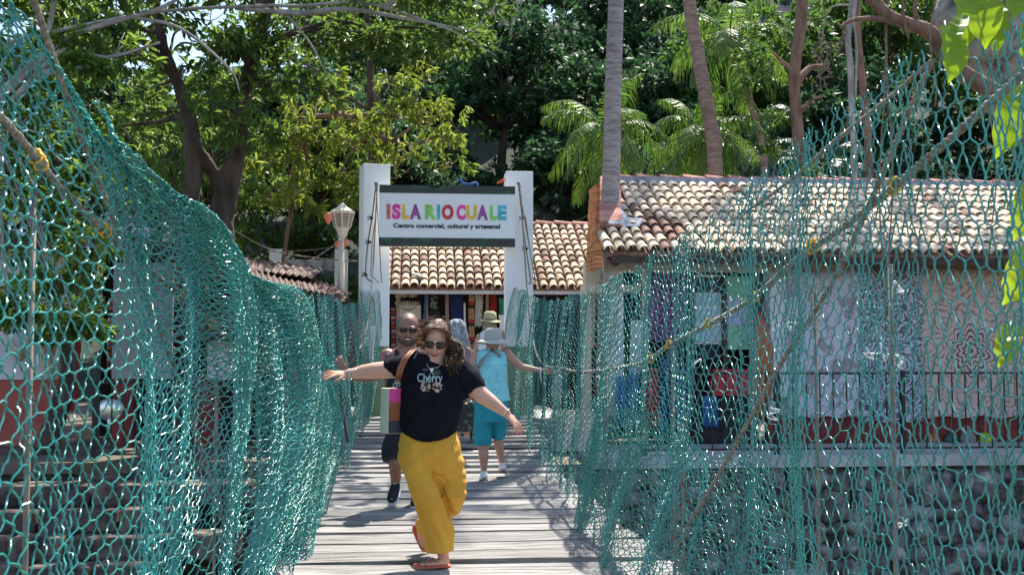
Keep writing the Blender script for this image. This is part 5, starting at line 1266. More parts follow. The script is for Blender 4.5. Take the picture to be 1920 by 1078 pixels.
def hand(mb, wrist, d, nrm, s=1.0, thumb=1, spread=.25, curl=.3, nails=None, sizes=(1, 1, 1, 1)):
    """d: direction of the fingers, nrm: back of the hand"""
    w0 = Vector(wrist); d = unit(d); n = Vector(nrm); n = unit(n-d*n.dot(d)); sd_ = d.cross(n)*thumb
    B = Matrix((sd_, d, n)).transposed(); g = lambda x, y, z: w0+B @ Vector((x*s, y*s, z*s))
    mb.loft([(g(0, -.01, 0), .026*s, .019*s), (g(0, .02, 0), .033*s, .017*s), (g(0, .055, 0), .040*s, .015*s), (g(0, .085, -.003), .038*s, .012*s)], tuple(sd_), 14)
    tips = []
    for i, (x, L) in enumerate(((.029, .070), (.010, .078), (-.010, .073), (-.029, .056))):
        a = spread*(x/.029); p = g(x, .082, -.002); pts = [p]; ang = 0; cl = curl*(1+.15*i); L *= sizes[i]
        for k, q in enumerate((.45, .30, .25)):
            ang += cl*(.5, .9, .7)[k]; dd = B @ Vector((math.sin(a)*math.cos(ang), math.cos(a)*math.cos(ang), -math.sin(ang)))
            pts.append(pts[-1]+dd*L*q*s)
        mb.caps(pts, [.0093*s, .0088*s, .0082*s, .0070*s], 8); tips.append((pts[-1], pts[-1]-pts[-2]))
    pts = [g(.024, .015, -.004), g(.048, .042, -.010), g(.058, .066, -.018), g(.058, .088, -.026)]
    mb.caps(pts, [.0135*s, .0115*s, .0100*s, .0080*s], 8); tips.append((pts[-1], pts[-1]-pts[-2]))
    if nails is not None:
        for p, dd in tips:
            dd = unit(dd); nails.ell(p+dd*.008*s+n*.003, (.0062*s, .011*s, .0035*s), basis(dd, n), 8, 6)
def sleeve_fold(sc_, amp, seed): return lambda p: amp*nz(p, sc_, seed)+amp*.5*nz(p, sc_*2.3, seed+3)
def curls(name, mat, parent, starts, fn, n, seed, r=.004, steps=12, wob=.01, freq=55):
    rn = random.Random(seed); s = MB()
    for i in range(n):
        pts = fn(rn); ph = rn.uniform(0, 6.28); w_ = wob*rn.uniform(.4, 1.2)
        C = [Vector(q) for q in cat([tuple(p) for p in pts], 5)]; m = len(C)
        Q = [p+Vector((math.sin(k*.9+ph), math.cos(k*.8+ph*1.3), .6*math.sin(k*1.1+ph)))*w_*min(1, k/4) for k, p in enumerate(C)]
        s.tube(Q, [r*(1-.6*k/m) for k in range(m)], 4)
    return s.build(name, mat, parent, True)

# ============ the woman in front
YW = 7.17
def q1(x, y, d=0): return P(x, y, YW+d)
S1 = YW/2000.0
wm = thing('person', 'woman in black tee and mustard trousers balancing with both arms spread on the bridge', 'person', q1(815, 1058))
HB = basis((-.10, -1, -.42), (.10, .1, 1))      # face looks down and slightly to the left of the picture
HC = q1(818, 636)
bd = MB(); head(bd, HC, HB, 1.04, 1.06)
bd.loft([(q1(820, 655, .02), .056, .06), (q1(816, 672, .01), .057, .062), (q1(812, 688, .01), .075, .07), (q1(810, 700, .01), .15, .085), (q1(810, 730), .20, .12), (q1(806, 780), .19, .15), (q1(805, 820), .18, .15), (q1(806, 850), .18, .15), (q1(808, 880), .15, .14)], (1, 0, 0), 18)
# arm stretched to the left of the picture
bd.caps([q1(766, 690, .02), q1(735, 692, 0), q1(700, 695, -.01), q1(680, 697, -.01), q1(662, 700, -.02), q1(650, 701, -.02)], [.070, .060, .055, .047, .036, .027], 14)
nl = MB(); hand(bd, q1(651, 701, -.02), Vector((-1, -.15, .05)), (-.05, -.45, .9), .98, -1, .5, .12, nl, (1.15, 1, 1, 1))
# arm lowered to the right
bd.caps([q1(860, 702, .02), q1(884, 724, 0), q1(905, 742, -.02), q1(922, 754, -.04), q1(938, 766, -.06), q1(950, 775, -.07)], [.068, .062, .055, .047, .036, .028], 14)
hand(bd, q1(950, 775, -.07), Vector((.72, -.25, -.75)), (.6, -.5, .62), 1.0, -1, .35, .35, nl)
# legs inside the trousers down to the feet
bd.caps([q1(785, 860), q1(805, 940, 0), q1(826, 1010, 0), q1(832, 1046, 0)], [.095, .065, .045, .036], 12)
bd.caps([q1(835, 860, .02), q1(852, 918, -.04), q1(825, 955, .16), q1(800, 985, .32)], [.095, .066, .05, .036], 12)
# standing foot, toes to the left of the picture and towards the camera
ft = [(q1(838, 1050, .03), .030, .028), (q1(830, 1051, .0), .034, .030), (q1(818, 1054, -.03), .038, .022), (q1(805, 1056, -.06), .043, .015), (q1(796, 1057, -.085), .042, .012)]
bd.loft(ft, (0, .5, 1) if False else (.3, 1, 0), 12)
for k, (dx, dy) in enumerate(((0, 0), (3, .022), (5, .040), (8, .058), (11, .074))):
    a = q1(795+dx, 1057, -.115+dy*1.2); bd.caps([a+Vector((.02, 0, .0)), a+Vector((-.016, -.012, -.002))], [.010, .0095 if k else .0115], 8)
    nl.ell(a+Vector((-.026, -.014, .006)), (.006, .007, .003), None, 6, 4) if k == 0 else None
# lifted foot behind
bd.loft([(q1(795, 985, .30), .030, .03), (q1(790, 992, .36), .036, .03), (q1(794, 1008, .38), .042, .022), (q1(801, 1022, .38), .040, .014)], (1, .3, 0), 12)
voxel(bd, 'body', M['skin'], wm, .0048, 3)
voxel(nl, 'nails', M['nail'], wm, .0022, 1)
g = lambda x, y, z: HC+HB @ (Vector((x, y, z))*1.04)
lm = MB(); lm.tube([g(-.028, .092, -.057), g(-.016, .101, -.063), g(0, .105, -.066), g(.016, .101, -.063), g(.028, .092, -.057)], [.0015, .0038, .0042, .0038, .0015], 8, sm=4); lm.tube([g(-.024, .093, -.061), g(-.012, .101, -.070), g(0, .104, -.073), g(.012, .101, -.070), g(.024, .093, -.061)], [.0015, .0045, .0055, .0045, .0015], 8, sm=4); lm.build('lips', M['lip'], wm, True)
glasses(wm, HC, HB, 1.04, .029, .0235)
# tee shirt
ts = MB()
ts.loft([(q1(814, 683, .02), .078, .078), (q1(812, 689, .015), .125, .10), (q1(812, 698, .015), .185, .12), (q1(812, 715, .01), .215, .145), (q1(811, 735, 0), .222, .175), (q1(808, 758, -.01), .208, .19), (q1(806, 785, -.01), .205, .20), (q1(805, 806, -.01), .203, .20), (q1(804, 822, -.01), .190, .19)], (1, 0, 0), 28)
ts.loft([(q1(800, 694, .01), .10, .10), (q1(774, 686, .01), .093, .10), (q1(748, 688, .01), .076, .086), (q1(724, 690, .01), .064, .072), (q1(719, 690, .01), .062, .07)], (0, 0, 1), 20)
ts.loft([(q1(836, 696, .01), .10, .10), (q1(858, 697, .01), .108, .11), (q1(876, 713, .01), .100, .10), (q1(888, 729, 0), .088, .088), (q1(892, 735, -.01), .079, .078)], (1, 0, 1), 20)
def teefold(p):
    v = .006*nz(p, 7, 1)+.004*nz(p, 16, 2)
    a = (p-q1(758, 712)); v -= .007*math.exp(-(a.length/.07)**2)*math.sin(a.x*90-a.z*60)
    a = (p-q1(868, 735)); v -= .007*math.exp(-(a.length/.08)**2)*math.sin(a.x*80+a.z*70); return v
for i_, v_ in enumerate(ts.v):
    zz = q1(806, 780).z
    if v_[2] < zz: ts.v[i_] = (v_[0], v_[1], v_[2]+.075*((v_[0]-q1(800, 800).x)/.2)**2*min(1, (zz-v_[2])/.12)-.012)
tee = voxel(ts, 'tee_shirt', M['tee'], wm, .0075, 3, teefold)
col = MB(); A = [q1(812, 689, .01)+Vector((math.cos(a)*.083, math.sin(a)*.08, .000-.018*(1-math.sin(a))*.5)) for a in np.linspace(0, 6.283, 33)]; col.tube(A, .006, 6); col.build('collar', M['tee'], tee, True)
# print on the chest, laid on the shirt surface
def bvh_of(o):
    org = Vector(ORG[o.name]); return BVHTree.FromPolygons([v.co+org for v in o.data.vertices], [tuple(p.vertices) for p in o.data.polygons])
TB = bvh_of(tee)
def on_shirt(x, y, off=.003):
    o = q1(x, y, -1.0); h = TB.ray_cast(o, Vector((0, 1, 0)))
    p = h[0] if h[0] else q1(x, y, -.2)
    return p+Vector((0, -off, 0))
def shirt_text(body, x0, x1, y0, y1, mat, tilt=0):
    V, F = text_mesh(body, .012, 0); a, b_, c, d = V[:, 0].min(), V[:, 0].max(), V[:, 1].min(), V[:, 1].max(); s = MB()
    s.add([on_shirt(x0+(v[0]-a)/(b_-a)*(x1-x0), y1+(v[1]-c)/(d-c)*(y0-y1)+tilt*(v[0]-a)/(b_-a), .006) for v in V], F); s.build('shirt_lettering', mat, tee)
def disc(cx, cy, rx, ry, mat, name, off=.005, n=24):
    s = MB(); vs = [on_shirt(cx, cy, off)]; 
    for rr_ in (.5, 1): vs += [on_shirt(cx+rx*rr_*math.cos(a), cy+ry*rr_*math.sin(a), off) for a in np.linspace(0, 2*math.pi, n, endpoint=False)]
    F = [(0, 1+i, 1+(i+1) % n) for i in range(n)]+[(1+i, 1+n+i, 1+n+(i+1) % n, 1+(i+1) % n) for i in range(n)]; s.add(vs, F); s.build(name, mat, tee)
shirt_text('Cherry', 782, 836, 707, 731, M['print'], 0)
disc(800, 735, 11.5, 11.2, M['flock'], 'cherry_print', .005); disc(825, 736, 11, 11.2, M['flock'], 'cherry_print', .0055)
disc(800, 699, 8, 3.2, M['printdark'], 'leaf_print', .004); disc(823, 705, 9.5, 6, M['printdark'], 'leaf_print', .0035)
s = MB()
for pts in (((813, 698), (810, 708), (805, 716), (802, 724)), ((812, 698), (816, 710), (820, 717), (824, 725))): s.tube([on_shirt(x, y, .004) for x, y in pts], .0022, 5, sm=4)
s.build('stem_print', M['print'], tee)
# necklace with a heart
nk = MB(); nk.tube([on_shirt(796, 684, .004), on_shirt(803, 693, .005), on_shirt(811, 697, .005), on_shirt(817, 692, .006), on_shirt(825, 684, .006)] if False else [q1(800, 680, -.075), q1(803, 688, -.10), on_shirt(812, 696, .006), q1(822, 688, -.10), q1(828, 680, -.075)], .0018, 5, sm=5)
c = on_shirt(813, 700, .008); nk.ell(c+Vector((-.006, 0, .005)), (.008, .004, .008)); nk.ell(c+Vector((.006, 0, .005)), (.008, .004, .008)); nk.ell(c+Vector((0, 0, -.005)), (.008, .004, .011)); nk.build('necklace', M['silver'], wm, True)
# bracelets
for k, (x, r_) in enumerate(((653, .036), (657, .038), (663, .043))):
    b = MB(); cc = q1(x, 701, -.02); T = Vector((-1, -.1+.1*k, .12+.18*k)).normalized(); u1 = unit(T.cross(Vector((0, 1, 0)))); u2 = T.cross(u1)
    b.tube([cc+(u1*math.cos(a)+u2*math.sin(a))*r_ for a in np.linspace(0, 6.283, 25)], .0026, 6); b.build('bracelet', M['silver'], wm, True)
b = MB(); cc = q1(949, 773, -.07); T = Vector((.7, -.2, -.65)).normalized(); u1 = unit(T.cross(Vector((0, 1, 0)))); u2 = T.cross(u1); b.tube([cc+(u1*math.cos(a)+u2*math.sin(a))*.032 for a in np.linspace(0, 6.283, 21)], .003, 6); b.build('bracelet', M['silver'], wm, True)
# trousers
tr = MB()
tr.loft([(q1(804, 806, 0), .185, .175), (q1(804, 830, 0), .205, .19), (q1(806, 850, 0), .212, .195), (q1(808, 872, 0), .205, .18), (q1(811, 892, -.01), .16, .15)], (1, 0, 0), 26)
tr.loft([(q1(786, 850, -.02), .120, .165), (q1(788, 880, -.05), .112, .14), (q1(797, 915, -.07), .106, .125), (q1(809, 945, -.06), .104, .12), (q1(817, 975, -.04), .104, .12), (q1(822, 1000, -.02), .100, .12), (q1(824, 1020, -.01), .098, .115), (q1(825, 1032, -.01), .096, .115)], (1, 0, 0), 26)
tr.loft([(q1(826, 845, .01), .13, .17), (q1(834, 868, .01), .125, .15), (q1(843, 885, .01), .108, .125), (q1(850, 905, .0), .092, .105), (q1(848, 918, -.03), .100, .11), (q1(843, 938, .05), .092, .10), (q1(828, 958, .16), .085, .095), (q1(808, 978, .27), .080, .085), (q1(797, 989, .33), .078, .08)], (1, 0, 0), 24)
tr.ell(q1(822, 893, .0), (.075, .11, .085))
CR = [q1(812, 880), q1(824, 903), q1(836, 934), q1(845, 962)]
def seg2(p, a, b):
    a2 = Vector((a.x, a.z)); d = Vector((b.x, b.z))-a2; q = Vector((p.x, p.z))-a2; t_ = max(0, min(1, q.dot(d)/d.dot(d))); return (q-d*t_).length
def trfold(p):
    v = .007*nz(Vector((p.x, p.y, p.z*.6)), 7, 4)+.003*nz(p, 18, 5)
    a = p-q1(818, 880); v += .006*math.exp(-(a.length/.16)**2)*math.sin(a.z*60+a.x*60)
    a = p-q1(832, 970); v += .012*math.exp(-(a.length/.15)**2)*math.sin(a.x*70+a.z*30)
    a = p-q1(862, 905); v += .004*math.exp(-(a.length/.12)**2)*math.sin(a.z*95+a.x*40)
    if p.y < YW+.03:
        d = min(seg2(p, CR[i_], CR[i_+1]) for i_ in range(3)); v -= .030*math.exp(-(d/.011)**2)
        dd = (q1(790, 900)-p); v += .005*math.sin((p.z*1.0-p.x*.9)*46)*math.exp(-((p.z-q1(0, 870).z)/.10)**2)+.006*math.exp(-(((p.z-q1(0,1005).z))/.07)**2)*math.sin((p.x+p.z*.35)*85)
    return v
trs = voxel(tr, 'trousers', M['mustard'], wm, .0065, 2, trfold)
s = MB(); s.tube([q1(813, 826, -.212), q1(813, 845, -.214), q1(814, 866, -.19)], .003, 5); s.tube([q1(757, 828, -.14), q1(763, 845, -.165), q1(757, 858, -.155)], .003, 5); s.tube([q1(857, 828, -.13), q1(852, 842, -.16), q1(862, 854, -.13)], .003, 5); s.build('seams', M['mustard'], trs, True)
# flip-flops
def flip(pts, nrm_s, name='sandal'):
    s = MB(); s.loft(pts, nrm_s, 16, sup=3); o = s.build(name, M['coral'], wm, True); return o
fo = flip([(q1(843, 1058, .05), .020, .007), (q1(838, 1058.5, .04), .036, .009), (q1(820, 1059.5, -.02), .038, .009), (q1(800, 1060.5, -.07), .050, .009), (q1(784, 1061, -.11), .046, .009), (q1(778, 1061, -.13), .02, .007)], (.35, 1, 0))
s = MB(); s.tube([q1(792, 1056, -.12), q1(803, 1049, -.07), q1(813, 1046, -.07), q1(822, 1055, -.06)], .006, 6, sm=4); s.tube([q1(796, 1055, -.13), q1(806, 1049, -.03), q1(818, 1052, .04)], .006, 6, sm=4); s.build('thong', M['thong'], fo, True)
flip([(q1(777, 984, .36), .015, .006), (q1(780, 988, .38), .036, .009), (q1(788, 1006, .40), .040, .009), (q1(797, 1024, .40), .044, .009), (q1(801, 1032, .39), .03, .007)], (1, .6, 0))
# hair: cap plus wavy strands swept over one shoulder
hr = MB(); gh = lambda x, y, z: HC+HB @ (Vector((x, y, z))*1.04)
eh = lambda p, r: hr.ell(gh(*p), tuple(q*1.04 for q in r), HB, 18, 12)
eh((0, -.024, .040), (.084, .094, .085)); eh((0, -.07, .0), (.078, .060, .09)); eh((-.060, -.005, .02), (.028, .055, .055)); eh((.060, -.005, .02), (.027, .055, .055)); eh((-.070, -.045, -.045), (.030, .042, .055))
hair = voxel(hr, 'hair', M['brownhair'], wm, .007, 2, lambda p: .006*nz(p, 30)+.004*nz(p, 70))
R_ = lambda rn, a: rn.uniform(-a, a)
def st_top(rn):   # strands from the parting over the skull to the side
    sx = rn.choice((-1, 1)); x0 = rn.uniform(-.04, .05); a = rn.uniform(-.3, 1.0)
    return [gh(x0, .055-a*.07, .118+R_(rn, .003)), gh(sx*.05+R_(rn, .02), .070-a*.10, .106), gh(sx*(.080+R_(rn, .004)), .040-a*.10, .045), gh(sx*(.085+R_(rn, .006)), -.01-a*.07, -.0+R_(rn, .02)), gh(sx*.08, -.07, -.04+R_(rn, .03))]
curls('hair_strands', M['brownhair'], hair, None, st_top, 320, 1, .0040, wob=.0035)
def st_side(rn):  # long locks falling over the shoulder on the right of the picture
    s0 = gh(-.080+R_(rn, .01), -.03+R_(rn, .05), .03+R_(rn, .05)); x = rn.random()
    end = q1(842+x*22+R_(rn, 4), 684+x*10+R_(rn, 14), -.10+R_(rn, .05)+x*.06)
    m1 = q1(845+x*14+R_(rn, 3), 645+R_(rn, 6), -.0+R_(rn, .05)); m2 = q1(850+x*16+R_(rn, 4), 668+R_(rn, 6), -.06+R_(rn, .04))
    return [s0, m1, m2, end, end+Vector((R_(rn, .02), R_(rn, .01), -.01-rn.random()*.04))]
curls('hair_locks', M['brownhair'], hair, None, st_side, 190, 2, .0036, wob=.011)
def st_back(rn):
    s0 = gh(-.03+R_(rn, .05), -.09, .02+R_(rn, .05)); x = rn.random()
    return [s0, q1(835+R_(rn, 12), 655, .13+R_(rn, .03)), q1(845+x*16, 675, .12), q1(850+x*18, 700+R_(rn, 16), .10)]
curls('hair_back', M['brownhair'], hair, None, st_back, 100, 3, .0038, wob=.012)
def st_fuzz(rn):
    a = rn.uniform(0, 3.14); b_ = rn.uniform(-.5, .5); p = gh(.098*math.cos(a)*1.02, -.03+b_*.06, .045+.095*math.sin(a)); d = (p-HC).normalized()
    return [p-d*.012, p+d*.006, p+d*.010+Vector((R_(rn, .02), 0, R_(rn, .02))), p+Vector((R_(rn, .04), 0, -.02))]
curls('flyaway_hair', M['brownhair'], hair, None, st_fuzz, 45, 4, .0013, wob=.003)
# tote bag
tb = thing('tote_bag', 'cream tote bag with pink, tan and slate bands hanging from the woman’s shoulder', 'bag', q1(732, 815, .0))
TBR = Matrix.Rotation(R(20), 3, 'Z')
def tote(z0, z1, mat, name, wf=1.0):
    A = q1(733, z1, .03); B_ = q1(734, z0, .03); s = MB()
    k0 = 1+.16*(z1-727)/85; k1 = 1+.16*(z0-727)/85
    ring = []
    s.loft([(A, .051*k0*wf, .09*wf), (B_, .051*k1*wf, .09*wf)], tuple(TBR @ Vector((1, 0, 0))), 16, sup=6); return s.build(name, mat, tb)
tote(728, 811, M['canvas'], 'canvas_body', .99)
def face(z0, z1, mat, name):
    s = MB(); vs = []
    for y_ in (z0, z1):
        k = 1+.16*(y_-727)/85; c = q1(734, y_, .03)
        for xx, yy in ((-.044*k, -.093), (.050*k, -.093), (.050*k, -.086), (-.044*k, -.086)): vs.append(c+TBR @ Vector((xx, yy, 0)))
    s.add(vs, [(0, 1, 5, 4), (1, 2, 6, 5), (2, 3, 7, 6), (3, 0, 4, 7), (3, 2, 1, 0), (4, 5, 6, 7)]); s.build(name, mat, tb)
face(727, 753, M['pink'], 'pink_band'); face(753.2, 787, M['tan'], 'tan_band'); face(787.2, 810, M['slate'], 'slate_band')
s = MB()
for dx in (-3, 3): s.loft([(q1(746+dx, 712, -.08), .010, .004), (q1(751+dx, 690, -.13), .012, .004), (q1(760+dx, 672, -.12), .012, .004), (q1(771+dx, 658.5, -.045), .012, .004), (q1(777+dx, 655.5, .02), .012, .004), (q1(778+dx, 664, .11), .012, .004), (q1(760+dx, 700, .17), .012, .004)], (1, 0, .3), 8)
s.build('strap', M['tan'], tb, True)
s = MB()
for (x, y, d) in ((744, 716, -.08), (741, 722, -.07), (747, 720, -.085), (738, 728, -.06)):
    c = q1(x, y, d); s.tube([c+Vector((math.cos(a)*.011, .003*math.sin(2*a), math.sin(a)*.013)) for a in np.linspace(0, 6.283, 17)], .0024, 6)
s.build('rings', M['silver'], tb, True)

# ============ the man behind
YM = 9.85
def q2(x, y, d=0): return P(x, y, YM+d)
mn = thing('person', 'laughing bald man with stubble, sunglasses, black tank top and shorts walking behind the woman', 'person', q2(780, 948))
HB = basis((.02, -1, -.12), (.05, 0, 1)); HC = q2(765, 617)
bd = MB(); head(bd, HC, HB, 1.24, 1.13)
bd.loft([(q2(766, 636, .02), .072, .07), (q2(765, 650, .02), .078, .075), (q2(764, 656, .02), .11, .08), (q2(762, 664, .02), .19, .10), (q2(762, 690, .02), .21, .12), (q2(762, 740, .02), .19, .14), (q2(762, 790, .02), .18, .15), (q2(762, 820, .02), .17, .14)], (1, 0, 0), 18)
bd.caps([q2(727, 668, .02), q2(716, 686, .0), q2(704, 704, -.03), q2(684, 707, -.10), q2(660, 704, -.16), q2(645, 696, -.2)], [.075, .062, .052, .047, .040, .030], 12)
hand(bd, q2(646, 697, -.2), Vector((-.45, -.1, .9)), (.2, -1, .1), 1.05, 1, .2, .5)
bd.caps([q2(799, 668, .02), q2(808, 700, .03), q2(806, 735, -.02), q2(803, 765, -.08)], [.075, .062, .048, .03], 12); hand(bd, q2(803, 765, -.08), Vector((0, -.1, -1)), (1, 0, 0), 1, 1, .1, .6)
bd.caps([q2(745, 830, .0), q2(740, 868, -.08), q2(742, 895, .0), q2(741, 910, .05)], [.085, .058, .050, .036], 12)
bd.caps([q2(782, 830, .02), q2(782, 880, .06), q2(779, 920, .12), q2(778, 938, .14)], [.085, .058, .045, .036], 12)
voxel(bd, 'body', M['skin2'], mn, .007, 3)
g = lambda x, y, z: HC+HB @ (Vector((x, y, z))*1.24)
glasses(mn, HC, HB, 1.24, .027, .019)
be = MB()
for a in np.linspace(-1.25, 1.25, 15): be.ell(g(.066*math.sin(a)*1.06, .020+.062*math.cos(a)*.9, -.062-.030*math.cos(a)), (.011*1.24, .011*1.24, .026*1.24), HB, 8, 6)
for a in np.linspace(-1, 1, 7): be.ell(g(.026*a, .096-.006*abs(a), -.050-.006*abs(a)), (.010, .010, .007), HB, 8, 6)
be.ell(g(0, .070, -.105), (.034, .028, .02), HB, 10, 8)
voxel(be, 'beard', M['beard'], mn, .006, 2, lambda p: .002*nz(p, 80))
s = MB(); s.ell(g(0, .099, -.071), (.026, .011, .016), HB, 14, 8); s.build('mouth', M['mouth'], mn, True)
s = MB(); s.ell(g(0, .1035, -.065), (.022, .009, .006), HB, 14, 8); s.build('teeth', M['teeth'], mn, True)
s = MB(); s.ell(g(0, -.020, .036), (.0795*1.24, .092*1.24, .083*1.24), HB, 24, 14)
for side_ in (-1, 1): s.ell(g(side_*.070, .004, .012), (.010, .03, .04), HB, 10, 8)
voxel(s, 'cropped_hair', M['darkhair'], mn, .008, 1, lambda p: .001*nz(p, 90))
tt_ = MB(); tt_.loft([(q2(763, 672, .02), .155, .105), (q2(763, 686, .02), .175, .135), (q2(763, 710, .02), .19, .155), (q2(763, 745, .02), .20, .17), (q2(763, 790, .02), .205, .18), (q2(763, 815, .02), .20, .175)], (1, 0, 0), 20)
for x in (742, 787): tt_.caps([q2(x, 682, -.09), q2(x+(3 if x < 760 else -3), 662, -.06), q2(x+(2 if x < 760 else -2), 654, .02), q2(x, 665, .11)], [.030, .026, .024, .03], 8)
voxel(tt_, 'tank_top', M['navy'], mn, .011, 3, sleeve_fold(9, .006, 3))
sh_ = MB(); sh_.loft([(q2(763, 805, .02), .19, .165), (q2(763, 830, .02), .20, .175), (q2(764, 845, .02), .18, .15)], (1, 0, 0), 20)
sh_.loft([(q2(745, 825, .0), .12, .13), (q2(737, 845, -.03), .112, .12), (q2(737, 864, -.06), .100, .11)], (1, 0, 0), 18); sh_.loft([(q2(783, 825, .02), .12, .13), (q2(783, 866, .04), .105, .12)], (1, 0, 0), 18)
voxel(sh_, 'shorts', M['navy'], mn, .011, 2, sleeve_fold(9, .008, 5))
s = MB(); s.ell(q2(727, 672, -.045), (.035, .02, .05)); s.build('tattoo', M['tattoo'], mn, True)
def shoe(parent, pts, side, up_off, upper, sole, name='shoe', lace=None):
    s = MB(); s.loft(pts, side, 16, sup=2.4); o = voxel(s, name, upper, parent, .006, 2)
    s = MB(); s.loft([(Vector(p)+Vector(up_off), a*1.06, .014) for p, a, b_ in pts], side, 16, sup=3); s.build('sole', sole, o, True); return o
so = shoe(mn, [(q2(743, 906, .06), .034, .04), (q2(741, 914, .0), .046, .05), (q2(738, 924, -.08), .050, .045), (q2(735, 934, -.16), .048, .032), (q2(734, 939, -.20), .03, .02)], (1, 0, .0), (0, .03, -.038), M['navy'], M['sole'])
s = MB(); s.tube([q2(737, 905, -.02), q2(740, 907, -.04), q2(744, 904.5, -.02)], .004, 5); s.tube([q2(733, 935, -.235), q2(736, 936, -.235)], .003, 5); s.build('shoe_mark', M['sole'], so)
shoe(mn, [(q2(781, 932, .18), .034, .035), (q2(780, 938, .12), .042, .045), (q2(779, 942, .02), .048, .036), (q2(778, 944, -.06), .044, .028), (q2(778, 945, -.10), .03, .018)], (1, 0, 0), (0, 0, -.034), M['navy'], M['sole'])

# ============ the woman in turquoise, from behind
YT = 11.76
def q3(x, y, d=0): return P(x, y, YT+d)
tq = thing('person', 'woman in grey sun hat, turquoise sleeveless shirt and teal capris seen from behind', 'person', q3(908, 900))
HB = basis((0, 1, -.05)); HC = q3(925, 640)
bd = MB(); head(bd, HC, HB, 1.0)
bd.loft([(q3(924, 648), .055, .06), (q3(922, 656), .07, .065), (q3(921, 662), .15, .09), (q3(921, 680), .18, .11), (q3(922, 720), .16, .12), (q3(922, 760), .17, .13), (q3(922, 790), .15, .13)], (1, 0, 0), 16)
bd.caps([q3(949, 662), q3(963, 676), q3(978, 688), q3(996, 692), q3(1013, 694)], [.058, .050, .042, .036, .025], 12); hand(bd, q3(1014, 694), Vector((1, .1, 0)), (0, .3, 1), .92, 1, .1, .7)
bd.caps([q3(892, 664), q3(884, 690, -.03), q3(882, 715, -.05), q3(880, 738, -.1)], [.058, .048, .038, .025], 12); hand(bd, q3(880, 738, -.1), Vector((0, -.1, -1)), (1, 0, 0), .92, 1, .1, .7)
bd.caps([q3(906, 790), q3(906, 835, .02), q3(907, 855), q3(907, 882)], [.085, .058, .056, .034], 12); bd.caps([q3(936, 790, .02), q3(934, 820, .08), q3(936, 838, .12), q3(941, 866, .16)], [.085, .056, .052, .034], 12)
voxel(bd, 'body', M['skin3'], tq, .008, 3)
s = MB(); s.loft([(q3(921, 655, 0), .09, .07), (q3(921, 659, 0), .165, .10), (q3(921, 668, 0), .185, .12), (q3(921, 690, 0), .182, .145), (q3(922, 715, 0), .172, .15), (q3(923, 740, 0), .188, .165), (q3(924, 753, 0), .198, .17)], (1, 0, 0), 24)
def tqf(p):
    a = p-q3(922, 682); return .007*nz(p, 8, 9)+.004*nz(p, 18, 3)+(.010 if abs(p.z-q3(0+922, 684).z-.10*abs(p.x-q3(922, 684).x)) < .012 else 0)
shirt = voxel(s, 'sleeveless_shirt', M['turq'], tq, .009, 2, tqf)
s = MB()
rn = random.Random(3); TB = bvh_of(shirt)
for i in range(34):
    o = q3(rn.uniform(894, 952), rn.uniform(664, 745), -1); h = TB.ray_cast(o, Vector((0, 1, 0)))[0]
    if h: s.tube([h+Vector((-.008, -.004, -.006)), h+Vector((.0, -.005, .003)), h+Vector((.010, -.004, rn.uniform(-.01, .01)))], .003, 4)
s.build('sprig_print', pm('sprig_print', (.12, .42, .52), rough=.8), shirt)
s = MB(); s.loft([(q3(921, 744), .185, .16), (q3(921, 765), .19, .17), (q3(921, 790), .18, .15)], (1, 0, 0), 22)
s.loft([(q3(907, 775), .105, .13), (q3(905, 805, .01), .100, .115), (q3(905, 834, .01), .096, .10)], (1, 0, 0), 18); s.loft([(q3(936, 775, .02), .100, .13), (q3(936, 800, .05), .086, .105), (q3(935, 820, .08), .076, .09)], (1, 0, 0), 18)
voxel(s, 'capris', M['teal'], tq, .009, 2, sleeve_fold(10, .008, 2))
ht = thing('sun_hat', 'wide brimmed grey sun hat on the head of the woman in turquoise', 'hat', q3(925, 640)); ht.parent = None
s = MB(); s.loft([(q3(925, 642), .104, .11), (q3(925, 634), .104, .11), (q3(925, 624), .098, .105), (q3(925, 617), .085, .09), (q3(925, 614.5), .05, .055)], (1, 0, 0), 24); s.build('crown', M['greyhat'], ht, True)
def brim(parent, qf, cx, cy, r0, rx, ry, drop, mat, tiltx=0):
    s = MB(); n = 40; vs = []; fs = []
    for side_ in (0, 1):
        for k, rr_ in enumerate((0, .35, .7, 1.0)):
            for i in range(n):
                a = 2*math.pi*i/n; ax = r0+(rx-r0)*rr_; ay = r0+(ry-r0)*rr_
                vs.append(qf(cx, cy)+Vector((math.cos(a)*ax, math.sin(a)*ay, -drop*rr_**1.4+.012*rr_*math.sin(a*2+1)+tiltx*math.cos(a)*rr_-.006*side_)))
    for side_ in (0, 1):
        o = side_*4*n
        for k in range(3):
            for i in range(n): q = (o+k*n+i, o+k*n+(i+1) % n, o+(k+1)*n+(i+1) % n, o+(k+1)*n+i); fs.append(q if not side_ else q[::-1])
    for k in (0, 3):
        for i in range(n): fs.append((k*n+i, k*n+(i+1) % n, 4*n+k*n+(i+1) % n, 4*n+k*n+i))
    s.add(vs, fs); s.build('brim', mat, parent, True)
brim(ht, q3, 925.5, 636, .10, .200, .20, .040, M['greyhat'])
s = MB(); s.loft([(q3(896, 690, -.15), .022, .004), (q3(903, 676, -.155), .022, .004), (q3(915, 662, -.135), .022, .004), (q3(924, 652, -.08), .022, .004)], (1, 0, 1), 8); s.loft([(q3(893, 712, -.12), .020, .004), (q3(896, 690, -.15), .022, .004)], (1, 0, 0), 8); s.loft([(q3(921, 654, -.085), .018, .004), (q3(932, 662, -.125), .018, .004), (q3(938, 668, -.12), .018, .004)], (1, 0, 1), 8)
s.build('strap', M['taupe'], tq, True)
